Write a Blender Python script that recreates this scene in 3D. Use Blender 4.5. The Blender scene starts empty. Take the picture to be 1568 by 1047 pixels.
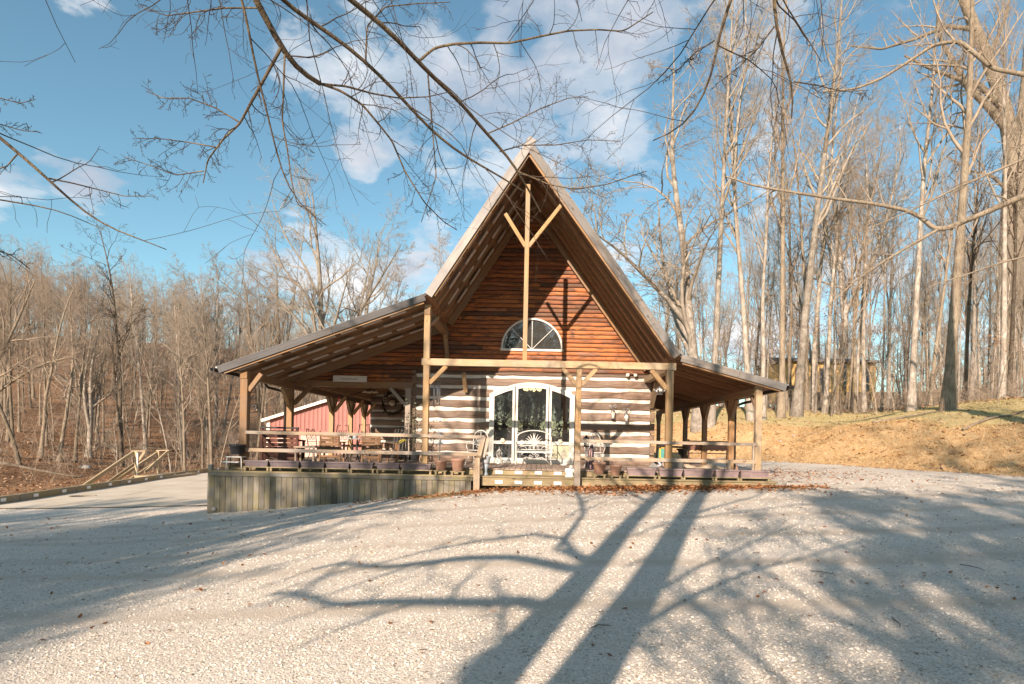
import bpy, bmesh, math, random
import numpy as np
from mathutils import Vector, Matrix, Quaternion

R = math.radians
scene = bpy.context.scene
COL = scene.collection

# ---------------------------------------------------------------- camera
F, VPX, VPY, ROLL, EYE = 900.0, 819.0, 672.0, R(1.15), 0.82
W0, H0 = 1568.0, 1047.0
cam_d = bpy.data.cameras.new('camera')
cam_d.sensor_width = 36.0
cam_d.sensor_fit = 'HORIZONTAL'
cam_d.lens = F / W0 * 36.0
cam_d.shift_x = -(VPX - W0 / 2) / W0
cam_d.shift_y = (VPY - H0 / 2) / W0
cam_d.clip_start = 0.05
cam_d.clip_end = 3000
cam = bpy.data.objects.new('camera', cam_d)
COL.objects.link(cam)
cam.matrix_world = Matrix.Translation((0, 0, EYE)) @ Matrix.Rotation(R(90), 4, 'X') @ Matrix.Rotation(ROLL, 4, 'Z')
scene.camera = cam

# ---------------------------------------------------------------- sun and sky
LDIR = Vector((1.24, 3.55, -1.58)).normalized()      # the way the sunlight travels
sun_d = bpy.data.lights.new('sun', 'SUN')
sun_d.energy = 5.0
sun_d.angle = R(0.53)
sun_d.color = (1.0, 0.80, 0.635)
sun = bpy.data.objects.new('sun', sun_d)
COL.objects.link(sun)
sun.rotation_euler = LDIR.to_track_quat('-Z', 'Y').to_euler()
SUN_EL = math.asin(-LDIR.z)
SUN_ROT = math.atan2(-LDIR.x, -LDIR.y)

world = bpy.data.worlds.new('World')
scene.world = world
world.use_nodes = True


class NT:
    """small helper round a node tree"""
    def __init__(self, tree):
        self.t = tree
        self.n = tree.nodes
        self.n.clear()

    def add(self, typ, ins=None, **kw):
        nd = self.n.new(typ)
        for k, v in kw.items():
            setattr(nd, k, v)
        for k, v in (ins or {}).items():
            s = nd.inputs[k]
            if isinstance(v, bpy.types.NodeSocket):
                self.t.links.new(v, s)
            elif isinstance(v, bpy.types.Node):
                self.t.links.new(v.outputs[0], s)
            else:
                s.default_value = v
        return nd

    def math(self, op, a, b=None, c=None, clamp=False):
        d = {0: a}
        if b is not None:
            d[1] = b
        if c is not None:
            d[2] = c
        return self.add('ShaderNodeMath', d, operation=op, use_clamp=clamp).outputs[0]

    def vmath(self, op, a, b=None, out=0):
        d = {0: a}
        if b is not None:
            d[1] = b
        return self.add('ShaderNodeVectorMath', d, operation=op).outputs[out]

    def mix(self, fac, a, b, blend='MIX'):
        nd = self.n.new('ShaderNodeMix')
        nd.data_type = 'RGBA'
        nd.blend_type = blend
        nd.clamp_factor = True
        for i, v in ((0, fac), (6, a), (7, b)):
            s = nd.inputs[i]
            if isinstance(v, bpy.types.NodeSocket):
                self.t.links.new(v, s)
            elif isinstance(v, bpy.types.Node):
                self.t.links.new(v.outputs[0], s)
            else:
                if i and len(v) == 3:
                    v = tuple(v) + (1,)
                s.default_value = v
        return nd.outputs[2]

    def ramp(self, fac, stops, interp='LINEAR'):
        nd = self.add('ShaderNodeValToRGB', {0: fac})
        cr = nd.color_ramp
        cr.interpolation = interp
        while len(cr.elements) < len(stops):
            cr.elements.new(0.5)
        for e, (p, c) in zip(cr.elements, stops):
            e.position = p
            if not isinstance(c, (tuple, list)):
                c = (c, c, c)
            e.color = tuple(c) + (1,) if len(c) == 3 else c
        return nd.outputs[0]

    def noise(self, vec, scale, detail=4, rough=0.55, dist=0.0, out=0):
        d = {'Scale': scale, 'Detail': detail, 'Roughness': rough, 'Distortion': dist}
        if vec is not None:
            d['Vector'] = vec
        return self.add('ShaderNodeTexNoise', d).outputs[out]


w = NT(world.node_tree)
sky = w.add('ShaderNodeTexSky', sky_type='NISHITA', sun_disc=False, sun_elevation=SUN_EL, sun_rotation=SUN_ROT,
            altitude=200.0, air_density=1.0, dust_density=0.6, ozone_density=1.6)
tc = w.add('ShaderNodeTexCoord')
dirv = tc.outputs['Generated']
sep = w.add('ShaderNodeSeparateXYZ', {0: dirv})
den = w.math('MAXIMUM', w.math('ADD', sep.outputs[2], 0.16), 0.03)
flat = w.add('ShaderNodeCombineXYZ', {0: w.math('DIVIDE', sep.outputs[0], den), 1: w.math('DIVIDE', sep.outputs[1], den), 2: 0.37}).outputs[0]
n1 = w.noise(flat, 1.15, 7, 0.56, 0.25)
n2 = w.noise(flat, 4.2, 6, 0.6, 0.1)


def sky_dir(px, py):
    du, dv = px - VPX, VPY - py
    c, s = math.cos(ROLL), math.sin(ROLL)
    return Vector(((du * c - dv * s), F, (du * s + dv * c))).normalized()


bias = None
# cloud banks: direction of the middle, angular size, weight (a positive weight gathers cloud, a negative one clears it)
for px, py, rad, wt in ((690, 190, .20, .10), (800, 110, .16, .07), (545, 262, .07, .16), (900, 330, .18, .12), (640, 400, .06, .20), (720, 40, .05, -.14), (480, 200, .06, -.08), (620, 290, .05, -.16), (800, 60, .04, -.10),
                        (130, 290, .075, .34), (-5, 290, .05, .26), (110, 15, .07, .14), (250, 160, .16, -.20), (330, 300, .10, -.2), (60, 130, .1, -.12),
                        (1080, 210, .10, -.10), (1380, 220, .12, -.10), (980, 60, .08, .12), (1130, 500, .12, .12), (120, 380, .10, -.18)):
    d = w.vmath('DISTANCE', dirv, tuple(sky_dir(px, py)), out=1)
    g = w.math('MULTIPLY', w.math('SUBTRACT', 1.0, w.math('DIVIDE', d, rad), clamp=True), wt)
    bias = g if bias is None else w.math('ADD', bias, g)
dens = w.math('ADD', w.math('ADD', w.math('MULTIPLY', n1, .70), w.math('MULTIPLY', n2, .46)), bias)
cov = w.ramp(dens, [(0.615, 0.0), (0.675, 0.5), (0.75, 0.9), (1.0, 1.0)], 'EASE')
n3 = w.noise(flat, 2.3, 4, 0.5)
ccol = w.mix(w.ramp(n3, [(0.38, 0.0), (0.62, 1.0)]), (3.3, 3.6, 4.2), (6.4, 6.3, 6.3))
tint = w.mix(1.0, sky.outputs[0], (0.96, 1.19, 1.05), 'MULTIPLY')
skyc = w.mix(cov, tint, ccol)
bg = w.add('ShaderNodeBackground', {0: skyc, 1: 0.092})
w.add('ShaderNodeOutputWorld', {0: bg.outputs[0]})

vs = scene.view_settings
vs.view_transform = 'Standard'
vs.look = 'None'
vs.gamma = 1.0
vs.use_curve_mapping = False
vs.exposure = 0.9
scene.cycles.max_bounces = 5
scene.cycles.diffuse_bounces = 3
scene.cycles.glossy_bounces = 3
world.cycles.sampling_method = 'MANUAL'
world.cycles.sample_map_resolution = 512
scene.cycles.transparent_max_bounces = 8
scene.cycles.use_denoising = True

# ---------------------------------------------------------------- measuring helpers


def at(px, py, d):
    """the point that lies at distance d in front of the camera plane, seen at photograph pixel px, py"""
    du, dv = px - VPX, VPY - py
    c, s = math.cos(ROLL), math.sin(ROLL)
    return Vector(((du * c - dv * s) * d / F, d, EYE + (du * s + dv * c) * d / F))


def sstep(a, b, t):
    t = np.clip((t - a) / (b - a), 0, 1)
    return t * t * (3 - 2 * t)


def vnoise(x, y, seed=0):
    """smooth value noise, numpy"""
    xi, yi = np.floor(x).astype(int), np.floor(y).astype(int)
    fx, fy = x - xi, y - yi
    fx, fy = fx * fx * (3 - 2 * fx), fy * fy * (3 - 2 * fy)

    def h(i, j):
        v = np.sin(i * 127.1 + j * 311.7 + seed * 74.7) * 43758.5453
        return v - np.floor(v)
    return (h(xi, yi) * (1 - fx) + h(xi + 1, yi) * fx) * (1 - fy) + (h(xi, yi + 1) * (1 - fx) + h(xi + 1, yi + 1) * fx) * fy


def fbm(x, y, seed=0, o=4):
    s, a = 0, .5
    for k in range(o):
        s = s + a * (vnoise(x, y, seed + k) - .5)
        x, y, a = x * 2.03 + 7.1, y * 2.03 + 3.3, a * .5
    return s


def toe(x, y):
    """distance past the foot of the slopes on the right and behind"""
    d1 = x - np.interp(y, [-40, 0, 10, 18, 25, 29], [27, 20.5, 17.4, 15.2, 13.6, 12.2])
    d1 = d1 - np.where(y > 29, 0, 0)
    d2 = y - np.interp(x, [-90, -45, -30, -22, -8, -5, 4, 9, 12.2], [50, 55, 57, 63, 62, 46, 37, 33, 29])
    d1 = np.where(y > 29, np.minimum(d1, np.maximum(d2, 0) + 50), d1)
    k = 2.0
    m = np.maximum(d1 * .95, d2 * .8)
    return m + np.maximum(k - np.abs(d1 * .95 - d2 * .8), 0) ** 2 * .25 / k


def curb_x(y):
    return -14 - .167 * y


def Hn(x, y):
    x = np.asarray(x, float)
    y = np.asarray(y, float)

    def prof(xs, zs):
        return sum(np.interp(x + o, xs, zs) for o in (-1.0, -.5, 0, .5, 1.0)) / 5
    near = prof([-60, -14, -4, 0, 6, 15, 40], [-1.6, -1.3, -1.02, -.80, -.66, -.42, 0])
    far = prof([-30, -18, -12, -8.4, -5, -1.7, 0, 2, 5, 7, 12, 16, 40], [-1.72, -1.66, -1.5, -1.33, -.98, -.58, -.45, -.42, -.34, -.3, -.12, 0, .3])
    t = sstep(1, 15, y)
    z = near * (1 - t) + far * t
    back = sstep(20, 30, y)
    zb = prof([-60, -10, -4, 4, 10, 40], [-1.66, -1.62, -1.2, -.5, -.05, .2])
    z = z * (1 - back) + zb * back
    d = toe(x, y)
    gr = np.interp(d, [0, .8, 3.2, 5, 14, 40, 100, 300, 900], [0, .3, 1.5, 2.05, 3.5, 5.5, 8.4, 14, 20])
    gl = np.interp(d, [0, 10, 30, 80, 140, 300, 900], [0, 1.0, 4.8, 15, 24, 32, 40])
    b = sstep(-24, -8, x)
    hill = gl * (1 - b) + gr * b
    e = curb_x(np.minimum(y, 60)) - x
    rv = np.interp(e, [-.1, .3, 1.2, 6, 12, 22, 35, 60, 300], [0, -.22, -.45, -1.05, -1.15, 1.1, 3.6, 9, 22])
    rv = rv * sstep(-.1, .3, e)
    z = z + hill + rv
    rough = np.clip(d * .25, 0, 1) + np.clip(e * .25, 0, 1)
    z = z + fbm(x * .22, y * .22, 3) * .55 * np.clip(rough, 0, 1) + fbm(x * .8, y * .8, 9, 3) * .12 * np.clip(rough, 0, 1)
    z = z + fbm(x * .45, y * .45, 5, 3) * .06 * (1 - np.clip(rough, 0, 1))
    return z


def Hz(x, y):
    return float(Hn(x, y))


def ground_at(px, py, dmin=2.5, dmax=240):
    """where the view ray of a photograph pixel meets the ground"""
    ds = np.concatenate([np.linspace(dmin, 60, 1400), np.linspace(60, dmax, 900)])
    p1 = at(px, py, 1.0)
    zs = EYE + (p1.z - EYE) * ds
    g = Hn(p1.x * ds, ds)
    k = np.argmax(zs <= g)
    if not (zs <= g).any():
        k = len(ds) - 1
    d = float(ds[k])
    return Vector((p1.x * d, d, float(g[k])))


# ---------------------------------------------------------------- objects, labels
def link(o, parent=None):
    COL.objects.link(o)
    if parent is not None:
        o.parent = parent
    return o


def tag(o, label=None, cat=None, group=None, kind=None):
    if label:
        o['label'] = label
    if cat:
        o['category'] = cat
    if group:
        o['group'] = group
    if kind:
        o['kind'] = kind
    return o


def thing(name, label, cat, loc=(0, 0, 0), rz=0.0, group=None):
    o = bpy.data.objects.new(name, None)
    o.empty_display_size = .2
    o.location = loc
    o.rotation_euler = (0, 0, rz)
    link(o)
    return tag(o, label, cat, group)


def copy_tree(o, parent=None):
    c = o.copy()
    COL.objects.link(c)
    c.parent = parent
    for ch in o.children:
        copy_tree(ch, c)
    return c


def mesh_np(name, v, quads=None, tris=None, smooth=True):
    me = bpy.data.meshes.new(name)
    v = np.ascontiguousarray(v, np.float32)
    me.vertices.add(len(v))
    me.vertices.foreach_set('co', v.ravel())
    idx, starts, off = [], [], 0
    for f, k in ((quads, 4), (tris, 3)):
        if f is not None and len(f):
            f = np.ascontiguousarray(f, np.int32)
            idx.append(f.ravel())
            starts.append(np.arange(len(f), dtype=np.int32) * k + off)
            off += f.size
    idx = np.concatenate(idx)
    starts = np.concatenate(starts)
    me.loops.add(len(idx))
    me.loops.foreach_set('vertex_index', idx)
    me.polygons.add(len(starts))
    me.polygons.foreach_set('loop_start', starts)
    me.update(calc_edges=True)
    me.polygons.foreach_set('use_smooth', np.full(len(starts), smooth))
    me.validate()
    return me


def put(name, me, m, parent=None):
    o = bpy.data.objects.new(name, me)
    if m is not None and not len(me.materials):
        me.materials.append(m)
    return link(o, parent)


class MB:
    """collects shapes; build() links them as one mesh object"""
    def __init__(self):
        self.v, self.f, self.s = [], [], []

    def add(self, vs, fs, smooth=False):
        o = len(self.v)
        self.v += [tuple(p) for p in vs]
        self.f += [tuple(i + o for i in f) for f in fs]
        self.s += [smooth] * len(fs)
        return self

    def box(self, c, d, rot=None):
        x, y, z = d[0] / 2, d[1] / 2, d[2] / 2
        vs = [Vector(p) for p in ((-x, -y, -z), (x, -y, -z), (x, y, -z), (-x, y, -z), (-x, -y, z), (x, -y, z), (x, y, z), (-x, y, z))]
        if rot is not None:
            vs = [rot @ p for p in vs]
        vs = [p + Vector(c) for p in vs]
        return self.add(vs, [(0, 3, 2, 1), (4, 5, 6, 7), (0, 1, 5, 4), (1, 2, 6, 5), (2, 3, 7, 6), (3, 0, 4, 7)])

    def bar(self, a, b, w_, h_, up=(0, 0, 1)):
        a, b = Vector(a), Vector(b)
        d = (b - a)
        L = d.length
        d.normalize()
        up = Vector(up)
        if abs(d.dot(up)) > .98:
            up = Vector((0, 1, 0))
        s = d.cross(up).normalized()
        u = s.cross(d)
        m = Matrix((d, s, u)).transposed()
        return self.box((a + b) / 2, (L, w_, h_), m)

    def tube(self, pts, r, n=6, closed=False):
        pts = [Vector(p) for p in pts]
        m = len(pts)
        rs = r if isinstance(r, (list, tuple)) else [r] * m
        ref = None
        vs, fs = [], []
        for i, p in enumerate(pts):
            if closed:
                t = pts[(i + 1) % m] - pts[i - 1]
            else:
                t = pts[min(i + 1, m - 1)] - pts[max(i - 1, 0)]
            t.normalize()
            if ref is None:
                ref = t.orthogonal().normalized()
            s = (ref - t * ref.dot(t))
            s = s.normalized() if s.length > 1e-5 else t.orthogonal().normalized()
            ref = s
            b = t.cross(s)
            for k in range(n):
                a = 2 * math.pi * k / n
                vs.append(p + (s * math.cos(a) + b * math.sin(a)) * rs[i])
        for i in range(m if closed else m - 1):
            for k in range(n):
                a, b = i * n + k, i * n + (k + 1) % n
                j = ((i + 1) % m) * n
                fs.append((a, b, j + (k + 1) % n, j + k))
        if not closed:
            fs.append(tuple(range(n - 1, -1, -1)))
            fs.append(tuple((m - 1) * n + k for k in range(n)))
        return self.add(vs, fs, True)

    def lathe(self, prof, c=(0, 0, 0), n=20, sx=1, sy=1):
        vs, fs = [], []
        for r, z in prof:
            for k in range(n):
                a = 2 * math.pi * k / n
                vs.append((c[0] + r * math.cos(a) * sx, c[1] + r * math.sin(a) * sy, c[2] + z))
        for i in range(len(prof) - 1):
            for k in range(n):
                fs.append((i * n + k, i * n + (k + 1) % n, (i + 1) * n + (k + 1) % n, (i + 1) * n + k))
        fs.append(tuple(range(n - 1, -1, -1)))
        fs.append(tuple((len(prof) - 1) * n + k for k in range(n)))
        return self.add(vs, fs, True)

    def ball(self, c, r, n=10, m=7, sc=(1, 1, 1)):
        prof = [(max(r * math.sin(math.pi * i / m), .0005), -r * math.cos(math.pi * i / m)) for i in range(m + 1)]
        o = len(self.v)
        self.lathe(prof, (0, 0, 0), n)
        for i in range(o, len(self.v)):
            p = self.v[i]
            self.v[i] = (c[0] + p[0] * sc[0], c[1] + p[1] * sc[1], c[2] + p[2] * sc[2])
        return self

    def prism(self, poly, a, b, ax=1):
        """poly: 2-D outline in (x, z) for ax = 1, extruded from a to b along y; (y, z) along x for ax = 0"""
        k = len(poly)

        def P(p, t):
            return (p[0], t, p[1]) if ax == 1 else (t, p[0], p[1]) if ax == 0 else (p[0], p[1], t)
        vs = [P(p, a) for p in poly] + [P(p, b) for p in poly]
        fs = [tuple(range(k - 1, -1, -1)), tuple(range(k, 2 * k))]
        fs += [(i, (i + 1) % k, k + (i + 1) % k, k + i) for i in range(k)]
        return self.add(vs, fs)

    def mesh(self, name, bev=0):
        me = bpy.data.meshes.new(name)
        me.from_pydata(self.v, [], self.f)
        me.polygons.foreach_set('use_smooth', self.s)
        bm = bmesh.new()
        bm.from_mesh(me)
        bmesh.ops.recalc_face_normals(bm, faces=bm.faces)
        if bev:
            bmesh.ops.bevel(bm, geom=list(bm.edges), offset=bev, segments=1, affect='EDGES', profile=.5)
        bm.to_mesh(me)
        bm.free()
        return me

    def build(self, name, m, parent=None, bev=0, smooth_angle=None):
        return put(name, self.mesh(name, bev), m, parent)


_bc = {}


def plank(name, a, b, w_, h_, m, parent=None, up=(0, 0, 1), bev=.006):
    """a straight timber as an object of its own; its local x runs along the grain"""
    a, b = Vector(a), Vector(b)
    d = b - a
    L = d.length
    d.normalize()
    up = Vector(up)
    if abs(d.dot(up)) > .98:
        up = Vector((0, 1, 0))
    s = up.cross(d).normalized()
    u = d.cross(s)
    key = (round(L, 3), round(w_, 3), round(h_, 3), bev, m.name)
    if key not in _bc:
        me = MB().box((0, 0, 0), (L, w_, h_)).mesh(name, bev)
        me.materials.append(m)
        _bc[key] = me
    o = bpy.data.objects.new(name, _bc[key])
    mat4 = Matrix((d, s, u)).transposed().to_4x4()
    mat4.translation = (a + b) / 2
    o.matrix_local = mat4
    link(o, parent)
    if parent is not None:
        o.matrix_local = mat4
    return o

# ---------------------------------------------------------------- materials
_mc = {}


def new_mat(name):
    m = bpy.data.materials.new(name)
    m.use_nodes = True
    return m, NT(m.node_tree)


def finish(t, col, rough=.8, bump=None, bs=.3, bd=.01, metal=0.0, spec=.3, nrm=None):
    p = t.add('ShaderNodeBsdfPrincipled', {'Base Color': col, 'Roughness': rough, 'Metallic': metal, 'Specular IOR Level': spec})
    if bump is not None:
        b = t.add('ShaderNodeBump', {'Height': bump, 'Strength': bs, 'Distance': bd})
        t.t.links.new(b.outputs[0], p.inputs['Normal'])
    t.add('ShaderNodeOutputMaterial', {0: p.outputs[0]})
    return p


def objvec(t):
    """object coordinates shifted by a random amount per object, so that shared meshes do not repeat"""
    tc = t.add('ShaderNodeTexCoord')
    oi = t.add('ShaderNodeObjectInfo')
    sh = t.vmath('SCALE', (37.0, 53.0, 71.0))
    t.t.links.new(oi.outputs['Random'], sh.node.inputs['Scale'])
    return t.vmath('ADD', tc.outputs['Object'], sh), oi.outputs['Random']


def wood(name, dark, light, stretch=14, scale=6.0, var=.35, knots=True, rough=.75, grey=None, bs=.35, moss=None):
    m, t = new_mat(name)
    v, rnd = objvec(t)
    vs_ = t.vmath('MULTIPLY', v, (1.0, stretch, stretch))
    g = t.noise(vs_, scale * .22, 6, .62, .35)
    f = t.noise(t.vmath('MULTIPLY', v, (1.5, stretch * 5, stretch * 5)), scale * .5, 3, .6)
    col = t.mix(t.ramp(g, [(.28, 0), (.72, 1)]), dark, light)
    col = t.mix(t.math('MULTIPLY', t.ramp(f, [(.35, 1), (.6, 0)]), .5), col, tuple(c * .5 for c in dark))
    big = t.noise(v, .9, 3, .6)
    if grey:
        col = t.mix(t.ramp(big, [(.4, 0), (.66, .8)]), col, grey)
    if moss:
        mo = t.noise(v, 2.2, 5, .65, .4)
        col = t.mix(t.ramp(mo, [(.46, 0), (.68, .75)]), col, moss)
    # per-piece tone
    k = t.ramp(rnd, [(0, 1 - var), (.5, 1.0), (1, 1 + var * .5)])
    col = t.mix(1.0, col, k, 'MULTIPLY')
    h = t.math('ADD', t.math('MULTIPLY', g, .6), t.math('MULTIPLY', f, .6))
    if knots:
        vo = t.add('ShaderNodeTexVoronoi', {'Vector': t.vmath('MULTIPLY', v, (1.0, 2.2, 2.2)), 'Scale': 1.7, 'Randomness': 1.0})
        kn = t.ramp(vo.outputs['Distance'], [(.05, 1), (.13, 0)])
        col = t.mix(t.math('MULTIPLY', kn, .75), col, tuple(c * .35 for c in dark))
        h = t.math('SUBTRACT', h, t.math('MULTIPLY', kn, .3))
    finish(t, col, rough, h, bs, .012)
    return m


def plain(name, col, rough=.6, metal=0.0, var=.18, scale=9.0, bs=.12, spec=.4, dirt=None):
    m, t = new_mat(name)
    v, rnd = objvec(t)
    n = t.noise(v, scale, 5, .6)
    lo = tuple(c * (1 - var) for c in col)
    hi = tuple(min(c * (1 + var), 1) for c in col)
    c = t.mix(t.ramp(n, [(.3, 0), (.7, 1)]), lo, hi)
    if dirt:
        n2 = t.noise(v, scale * .35, 4, .65)
        c = t.mix(t.ramp(n2, [(.5, 0), (.75, .7)]), c, dirt)
    finish(t, c, rough, n, bs, .01, metal, spec)
    return m


def random_tone(name, stops, rough=.85, scale=8, bs=.3, bd=.01):
    """colour picked per mesh island"""
    m, t = new_mat(name)
    g = t.add('ShaderNodeNewGeometry')
    c = t.ramp(g.outputs['Random Per Island'], stops)
    tc = t.add('ShaderNodeTexCoord')
    n = t.noise(tc.outputs['Object'], scale, 3, .6)
    c = t.mix(1.0, c, t.ramp(n, [(.25, .75), (.75, 1.15)]), 'MULTIPLY')
    finish(t, c, rough, n, bs, bd, spec=.15)
    return m


M = {}
M['post'] = wood('treated_post_wood', (.36, .20, .085), (.56, .37, .18), var=.2, grey=(.30, .24, .17))
M['beam'] = wood('pale_beam_wood', (.38, .24, .12), (.58, .42, .24), var=.15, grey=(.40, .33, .25))
M['rough_beam'] = wood('brown_rough_sawn_beam', (.27, .15, .07), (.44, .26, .13), var=.25, grey=(.26, .19, .14))
M['fascia'] = wood('weathered_grey_fascia', (.30, .27, .25), (.56, .52, .48), var=.15, grey=(.24, .23, .23))
M['fascia_shaded'] = wood('shaded_weathered_fascia', (.06, .056, .055), (.155, .145, .14), var=.25, grey=(.11, .11, .115))  # same weathered wood, with tree shade on the left shed put into the colour
M['fascia_half_shaded'] = wood('half_shaded_weathered_fascia', (.15, .13, .115), (.31, .275, .245), var=.2, grey=(.20, .195, .19))  # same weathered wood again, lighter tree shade painted in for the right runs
M['soffit'] = wood('brown_roof_sheathing', (.25, .12, .058), (.43, .235, .12), var=.35)
M['strip'] = plain('pale_roof_batten', (.55, .48, .41), .75, var=.2, dirt=(.36, .28, .21))
M['log'] = wood('hewn_log', (.155, .098, .07), (.31, .215, .165), stretch=9, scale=5, var=.3, grey=(.24, .19, .165), bs=.6)
m, t = new_mat('hewn_log')
v, rnd = objvec(t)
g = t.noise(t.vmath('MULTIPLY', v, (1, 9, 9)), 1.1, 6, .65, .4)
ck = t.noise(t.vmath('MULTIPLY', v, (.55, 17, 17)), 1.6, 5, .7, .5)
pa = t.noise(v, 1.3, 4, .6)
col = t.mix(t.ramp(g, [(.3, 0), (.7, 1)]), (.15, .098, .07), (.33, .235, .18))
col = t.mix(t.ramp(pa, [(.42, 0), (.68, .7)]), col, (.26, .215, .185))
col = t.mix(t.ramp(ck, [(.30, .9), (.40, 0)]), col, (.055, .038, .028))
col = t.mix(1.0, col, t.ramp(rnd, [(0, .72), (.5, 1.0), (1, 1.18)]), 'MULTIPLY')
finish(t, col, .85, t.math('ADD', g, t.math('MULTIPLY', t.ramp(ck, [(.30, 0), (.42, 1)]), .8)), .7, .02)
M['log'] = m
M['logend'] = wood('hewn_log_end', (.15, .10, .07), (.30, .21, .15), stretch=3, scale=8, var=.3, bs=.6)
M['chink'] = plain('white_mortar_chinking', (.71, .675, .61), .9, var=.12, scale=14, bs=.4, dirt=(.6, .55, .48))
M['rail'] = wood('weathered_rail_wood', (.33, .23, .145), (.54, .42, .30), var=.2, grey=(.36, .32, .28))
M['skirt'] = wood('weathered_skirt_board', (.125, .105, .078), (.27, .235, .18), var=.45, grey=(.22, .215, .2), moss=(.20, .18, .085))
M['step'] = wood('mossy_step_board', (.25, .19, .11), (.45, .36, .23), var=.15, moss=(.25, .225, .11))
M['deck'] = wood('deck_board', (.30, .22, .17), (.50, .40, .33), var=.25)
M['white_metal'] = plain('white_painted_iron', (.74, .725, .69), .45, var=.08, dirt=(.50, .41, .32))
M['white_frame'] = plain('white_vinyl_frame', (.70, .685, .64), .4, var=.06, dirt=(.52, .47, .40))
M['reflector'] = plain('white_reflector', (.80, .80, .78), .35, var=.04)
M['planter'] = plain('purple_brown_plastic', (.12, .095, .105), .55, var=.2, dirt=(.19, .15, .14))
M['planter2'] = plain('pale_mauve_plastic', (.25, .185, .19), .55, var=.2, dirt=(.32, .25, .22))
M['pot'] = plain('brown_plastic_pot', (.30, .175, .125), .6, var=.15, dirt=(.40, .27, .2))
M['black'] = plain('black_plastic', (.02, .021, .024), .5, var=.3)
M['iron'] = plain('black_iron', (.025, .023, .022), .5, .3, var=.3)
M['silver'] = plain('brushed_silver', (.62, .62, .64), .32, .9, var=.1)
M['urn'] = plain('blue_grey_stoneware', (.28, .33, .38), .6, var=.3, dirt=(.5, .5, .5))
M['soil'] = plain('potting_soil', (.05, .035, .025), .95, var=.4, scale=40, bs=.8)
M['brown_wood'] = wood('patio_chair_wood', (.15, .083, .045), (.29, .175, .10), var=.25)
M['redwood'] = wood('redwood_swing', (.22, .105, .08), (.37, .20, .155), var=.2)
M['wicker'] = wood('dark_red_wicker', (.085, .035, .026), (.17, .075, .055), stretch=4, scale=16, var=.3)
M['gutter'] = plain('brown_gutter_metal', (.055, .043, .037), .45, .2, var=.2)
M['roofmetal'] = plain('grey_metal_roofing', (.30, .31, .32), .45, .4, var=.15)
M['concrete'] = None
M['curb'] = wood('curb_timber', (.25, .18, .085), (.44, .34, .17), var=.2, grey=(.28, .25, .2))
M['stair_wood'] = wood('new_stair_lumber', (.36, .27, .165), (.53, .43, .29), var=.15)
M['yellow'] = plain('yellow_house_siding', (.56, .37, .15), .85, var=.2, scale=1.5)
M['shingle'] = plain('dark_shingles', (.14, .13, .13), .9, var=.35, scale=6)
M['fence'] = wood('brown_fence_wood', (.14, .10, .07), (.26, .19, .13), stretch=2, scale=9, var=.2)
M['darkwin'] = plain('dark_window', (.03, .03, .035), .15, spec=.6, var=.2)
M['panel'] = plain('olive_panel', (.43, .41, .30), .7, var=.08)
M['clockface'] = plain('cream_clock_face', (.72, .66, .52), .6, var=.06)
M['purple_cloth'] = plain('dark_purple_cloth', (.05, .045, .085), .9, var=.3)
M['pink_cloth'] = plain('faded_pink_cloth', (.46, .30, .28), .9, var=.2)
M['toy_yellow'] = plain('yellow_paint', (.66, .42, .07), .5, var=.1)
M['teal'] = plain('teal_paint', (.08, .30, .28), .5, var=.15)
M['orange_bulb'] = plain('amber_glass', (.75, .50, .22), .25, var=.1)
M['bulb'] = plain('white_bulb_glass', (.85, .80, .70), .2, var=.05)
M['red'] = plain('red_plastic', (.45, .03, .02), .4, var=.1)
M['sign'] = plain('white_sign_board', (.74, .72, .68), .7, var=.06)
M['ink'] = plain('grey_script_paint', (.22, .19, .17), .8, var=.1)
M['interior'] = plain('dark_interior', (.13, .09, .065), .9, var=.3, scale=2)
M['stick'] = plain('dead_stick', (.10, .075, .055), .9, var=.3)
M['stone_grey'] = plain('grey_stone', (.34, .33, .31), .9, var=.25)
M['grey_wood'] = wood('pale_grey_brace', (.30, .25, .21), (.45, .39, .34), var=.2)

# siding: every board its own tone, orange-brown to charred
m, t = new_mat('varnished_siding')
v, rnd = objvec(t)
g = t.noise(t.vmath('MULTIPLY', v, (1, 16, 16)), 1.3, 6, .65, .5)
f = t.noise(t.vmath('MULTIPLY', v, (2.2, 60, 60)), 2.2, 3, .6)
oi = t.add('ShaderNodeObjectInfo')
tone = t.ramp(oi.outputs['Random'], [(0, (.11, .055, .032)), (.15, (.21, .082, .036)), (.35, (.36, .125, .042)), (.6, (.47, .175, .05)), (.85, (.42, .14, .044)), (1, (.27, .085, .035))])
lite = t.mix(1.0, tone, (1.5, 1.4, 1.25), 'MULTIPLY')
col = t.mix(t.ramp(g, [(.28, 0), (.72, 1)]), tone, lite)
bl = t.noise(t.vmath('MULTIPLY', v, (1.2, 5, 5)), 1.6, 5, .7, .8)
col = t.mix(t.ramp(bl, [(.46, 0), (.64, .95)]), col, (.08, .046, .03))
bl2 = t.noise(t.vmath('MULTIPLY', v, (.7, 3, 3)), 1.1, 4, .6, .3)
col = t.mix(t.ramp(bl2, [(.56, 0), (.75, .65)]), col, (.26, .21, .18))
vo = t.add('ShaderNodeTexVoronoi', {'Vector': t.vmath('MULTIPLY', v, (1.0, 1.8, 1.8)), 'Scale': 2.1, 'Randomness': 1.0})
kn = t.ramp(vo.outputs['Distance'], [(.05, 1), (.14, 0)])
col = t.mix(t.math('MULTIPLY', kn, .8), col, (.07, .03, .015))
col = t.mix(t.math('MULTIPLY', t.ramp(f, [(.36, 1), (.58, 0)]), .45), col, (.09, .04, .02))
finish(t, col, .52, t.math('ADD', g, t.math('MULTIPLY', f, .6)), .5, .012, spec=.35)
M['siding'] = m

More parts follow.
